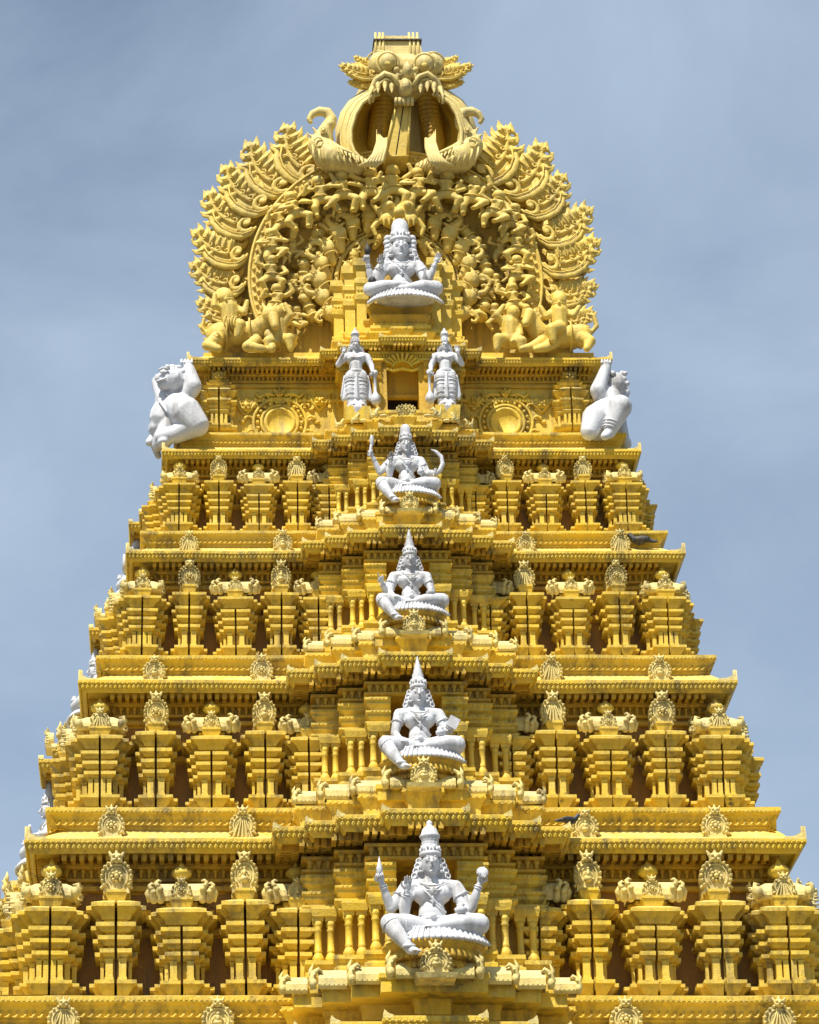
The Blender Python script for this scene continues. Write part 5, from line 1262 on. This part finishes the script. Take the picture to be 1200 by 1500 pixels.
# ------------------------------------------------------------------ pavilion and enthroned goddess in front of the arch
yb = y0 - .35
T = Matrix.Translation((x0, y0, z0)) @ Matrix.Scale(S0, 4)
def pv(mb, name, mat='yellow_paint'):
    mb.v = [tuple(T @ V(p)) for p in mb.v]; return part(name, mb, mat)
pb = MB(); pb.mould(bayplan([2.25, 1.85, 1.45, 1.0], [-.25, .1, .45, .8], 2.2), [(0, .4), (0, .75), (.06, .80), (.06, .92), (-.05, .95), (-.05, 1.05)]); pv(pb, 'pavilion_base')
for q in (-1, 1):
    for (xa, xb, yy, zt) in ((1.12, 1.5, -.25, 3.9), (1.5, 1.9, .1, 3.75), (1.9, 2.28, .45, 3.35)):
        mm = MB(); u = MB(); P = [(xa, yy), (xb, yy), (xb, 2.0), (xa, 2.0)]
        k_ = zt - 1.0
        u.mould(P, [(0, .95), (0, 1.0), (.06, 1.04), (.06, 1.12), (-.02, 1.15), (-.02, 1.0 + .38 * k_), (.05, 1.0 + .43 * k_), (.07, 1.0 + .50 * k_), (-.01, 1 + .52 * k_), (-.01, 1 + .62 * k_), (.05, 1 + .66 * k_), (.05, 1 + .72 * k_), (-.02, 1 + .74 * k_), (-.02, 1 + .84 * k_), (.09, 1 + .90 * k_), (.09, zt), (0, zt + .04)])
        for j in range(3): u.ell(((xa + xb) / 2 + (j - 1) * .11, yy, 1 + .57 * k_), .04, n=6, m=4)
        mm.merge(u, Matrix.Diagonal((q, 1, 1, 1))); pv(mm, 'pavilion_pier')
gl = at(589, 444, y0 - .35); tz = (gl.z - z0) / S0
st = MB(); st.mould(bayplan([.95], [.45], 1.6), [(0, 1.3), (0, 1.45), (.15, tz - .25), (.2, tz - .18), (.2, tz - .05), (.1, tz)]); st.mould(bayplan([1.15, .95], [.35, .7], 1.6), [(0, .95), (0, 1.05), (.08, 1.2), (.12, 1.3), (.12, 1.36), (.06, 1.4)]); pv(st, 'throne_step', 'ochre_paint')
gb, ge = MB(), MB()
me, e = None, None
AG = [(-1, (-.74, -.04, .60), (-.82, -.16, 1.0), P_, 'fist', 'flame'), (-1, (-.54, -.12, .50), (-.50, -.36, .84), P_, 'open', ''), (1, (.68, -.04, .62), (.84, -.18, .98), P_, 'open', ''), (1, (.56, -.12, .52), (.54, -.42, .52), P_, 'open', '')]
me, e = seated_statue(AG, 'round', 0, hang=False, hs=1.32)
for q in (-1, 1):
    for j in range(6): e.ell((q * (.30 + .02 * (j % 2)), .02, 1.72 - .12 * j), (.10, .12, .085), n=8, m=6)
gl = at(589, 444, y0 - .35); kz = (at(589, 323, y0 - .35).z - gl.z) / 2.2
root = empty('enthroned_goddess', gl, label='white four armed goddess enthroned in front of the big arch, topmost of the seated statues', category='statue'); root.scale = (kz * .96, kz * .9, kz)
for n_, m_ in ITEMS: link(n_, m_, 'white_paint', root)
link('body', me, 'white_paint', root); e.build('ornament', 'white_paint', root)
fm = MB(); fm.lathe([(.02, 0), (.075, .06), (.085, .13), (.05, .22), (.004, .34)], 10, Matrix.Translation((-.82, -.26, 1.16))); fm.build('flame', 'black_paint', root)
fm = MB(); fm.ell((-.72, -.20, .50), (.10, .09, .10), n=10, m=7); fm.build('drum', 'black_paint', root)

# ------------------------------------------------------------------ pigeons resting on the ledges
def pigeon(p, s, ang, txt):
    b = MB(); b.ell((0, 0, .10), (.15, .075, .08)); b.cap((.10, 0, .13), (.17, 0, .20), .055, .04); b.ell((.185, 0, .225), (.042, .036, .038)); b.cap((-.10, 0, .10), (-.30, 0, .06), .055, .022)
    e = MB(); e.cap((.22, 0, .222), (.255, 0, .212), .013, .004, n=5)
    for q in (-1, 1): e.ell((-.03, q * .065, .11), (.15, .018, .05), n=8, m=5); e.cap((.02, q * .03, .04), (.02, q * .03, 0), .01, .008, n=5); e.ell((.205, q * .03, .235), .008, n=5, m=3)
    root = empty('pigeon', p, label=txt, category='bird', group='pigeons resting on the ledges'); root.scale = (s, s, s); root.rotation_euler = (0, 0, ang)
    link('body', sculpt(b, 'body', .012, 2), 'feather_grey', root); e.build('wings_and_legs', 'feather_grey', root)
pigeon(at(938, 799, 1.21 + .30), 1.15, R(175), 'grey pigeon lying on the cornice top right of the upper right gable ornament')
pigeon(at(835, 1209, -.15), 1.0, R(20), 'dark pigeon on the ledge beside the pointed gable right of the lowest bay')
